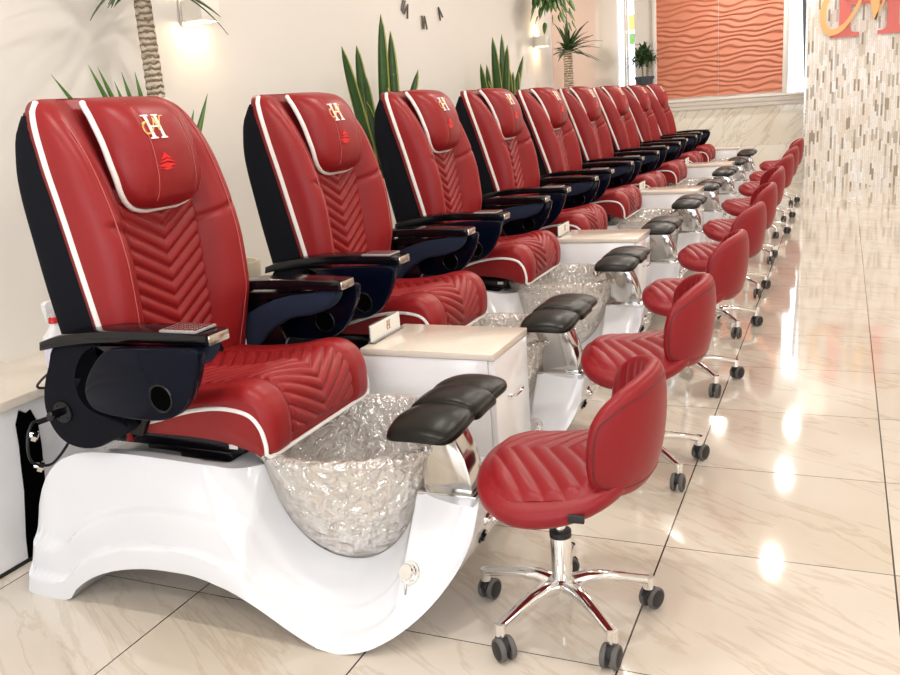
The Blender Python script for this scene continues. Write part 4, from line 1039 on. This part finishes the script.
# large clock: numerals around a dial, only its lower ones are in view
root = empty('wall_clock', (WX, 5.80, 2.38), 'large wall clock of separate dark metal numerals', 'clock')
def strokes(chars):
    q = []; x = 0
    for c_ in chars:
        if c_ == 'I': q.append(((x + 0.008, 0), (x + 0.008, 0.085))); x += 0.024
        if c_ == 'V': q.append(((x, 0.085), (x + 0.026, 0))); q.append(((x + 0.052, 0.085), (x + 0.026, 0))); x += 0.060
        if c_ == 'X': q.append(((x, 0.085), (x + 0.050, 0))); q.append(((x + 0.050, 0.085), (x, 0))); x += 0.060
    return [((a[0] - x / 2, a[1] - 0.042), (b_[0] - x / 2, b_[1] - 0.042)) for a, b_ in q]
for hnum, ch in enumerate(['XII', 'I', 'II', 'III', 'IV', 'V', 'VI', 'VII', 'VIII', 'IX', 'X', 'XI']):
    a = PI / 2 - hnum * PI / 6; cy_, cz_ = 0.56 * math.cos(a), 0.56 * math.sin(a); rot = a - PI / 2; mb = MB()
    for (p, q) in strokes(ch):
        def M_(t): return (0.010, cy_ + t[0] * math.cos(rot) - t[1] * math.sin(rot), cz_ + t[0] * math.sin(rot) + t[1] * math.cos(rot))
        mb.tube([M_(p), M_(q)], 0.006, 6)
    mb.cyl((0.0, cy_, cz_), (0.010, cy_, cz_), 0.003, 6)
    obj('numeral', mb, 'clock_dark', root)
hd = MB().tube([(0.02, 0, 0), (0.02, 0.20, 0.24)], 0.005, 6); hd.tube([(0.024, 0, 0), (0.024, -0.20, 0.12)], 0.004, 6); hd.cyl((0, 0, 0), (0.028, 0, 0), 0.02, 16)
obj('hands', hd, 'clock_dark', root)

# ------------------------------------------------------------------ spray bottle
root = empty('spray_bottle', (-2.38, 2.11, LZ), 'white spray bottle with red collar standing on the wall ledge', 'spray bottle')
def rr_(hx, hy, z, n=28, p=0.45): return [(hx * math.copysign(abs(math.cos(2 * PI * k / n)) ** p, math.cos(2 * PI * k / n)), hy * math.copysign(abs(math.sin(2 * PI * k / n)) ** p, math.sin(2 * PI * k / n)), z) for k in range(n)]
body = MB().grid([rr_(0.025, 0.04, 0.0), rr_(0.028, 0.044, 0.004), rr_(0.028, 0.044, 0.095), rr_(0.026, 0.040, 0.110, p=.6), rr_(0.018, 0.024, 0.128, p=.8), rr_(0.014, 0.015, 0.142, p=1), rr_(0.014, 0.015, 0.15, p=1)], cv=True, cap=True)
bo = obj('bottle', body, 'bottle_white', root)
lbl = MB().grid([rr_(0.0288, 0.0448, z) for z in (0.012, 0.092)], cv=True); obj('label_sleeve', lbl, 'label_light', bo)
pb = MB().grid([rr_(0.0294, 0.0454, z) for z in (0.074, 0.090)], cv=True); pb.box(0.0288, 0.0296, -0.036, -0.012, 0.014, 0.034); pb.box(0.0288, 0.0296, 0.004, 0.034, 0.018, 0.022); pb.box(0.0288, 0.0296, 0.004, 0.034, 0.028, 0.031); pb.box(0.0288, 0.0296, 0.004, 0.030, 0.040, 0.043); pb.box(0.0288, 0.0296, -0.034, 0.028, 0.052, 0.056)
obj('label_print', pb, 'label_purple', bo)
obj('collar', MB().cyl((0, 0, 0.148), (0, 0, 0.168), 0.017, 20, r1=0.015, bev=0.002), 'cap_red', root)
tg = MB().prism([(-0.030, 0.185), (-0.034, 0.215), (-0.020, 0.225), (0.020, 0.222), (0.024, 0.205), (0.012, 0.19), (0.008, 0.168), (-0.008, 0.168), (-0.012, 0.185)], 'x', -0.010, 0.010, 0.003)
trig = obj('trigger_head', tg, 'bottle_white', root); obj('trigger', MB().tube([(0, -0.014, 0.195), (0, -0.026, 0.18), (0, -0.028, 0.16)], 0.004, 8), 'bottle_white', trig)
# ledge service opening with pipe fittings, and cables
root = empty('service_opening', (-2.25, 1.80, 0), 'ragged dark cutout in the ledge front with metal pipe fittings', 'opening')
po = [(1.805, 0.468), (1.828, 0.452), (1.845, 0.458), (1.862, 0.41), (1.86, 0.34), (1.845, 0.20), (1.82, 0.08), (1.80, 0.012), (1.735, 0.012), (1.742, 0.08), (1.755, 0.15), (1.768, 0.22), (1.775, 0.30), (1.782, 0.36), (1.785, 0.43)]
op = MB().prism([(a - 1.80, b_) for a, b_ in po], 'x', 0.0005, 0.004); obj('recess_shade', op, 'hole_shade', root)  # thin dark sheet on the ledge front, painted as shade inside the cutout
for z in (0.385, 0.285):
    pf = MB(); pf.cyl((0.004, 0.02, z), (0.026, 0.035, z - 0.01), 0.012, 14); pf.cyl((0.014, 0.025, z - 0.003), (0.024, 0.034, z - 0.01), 0.018, 6)
    obj('pipe_fitting', pf, 'chrome', root)
cab = MB().tube(smooth_path([(-2.19, 2.02, 0.50), (-2.20, 1.95, 0.445), (-2.215, 1.88, 0.418), (-2.205, 1.81, 0.43), (-2.20, 1.775, 0.385), (-2.20, 1.775, 0.32), (-2.20, 1.83, 0.285), (-2.22, 1.89, 0.285), (-2.21, 1.935, 0.325), (-2.20, 1.96, 0.37)], 7), 0.0045, 8)
cab.tube([(-2.214, 1.885, 0.419), (-2.218, 1.84, 0.42)], 0.009, 8)
tag(obj('power_cable', cab, 'cable_black'), 'looped black cable hanging in front of the white ledge', 'cable')
c2_ = MB().tube(smooth_path([(-2.12, 1.99, 0.60), (-2.16, 1.93, 0.57), (-2.20, 1.90, 0.56), (-2.225, 1.87, 0.53), (-2.225, 1.885, 0.515), (-2.20, 1.95, 0.505)], 7), 0.004, 8)
tag(obj('power_cable', c2_, 'cable_black'), 'short black cable beside the spray bottle, above the ledge edge', 'cable')
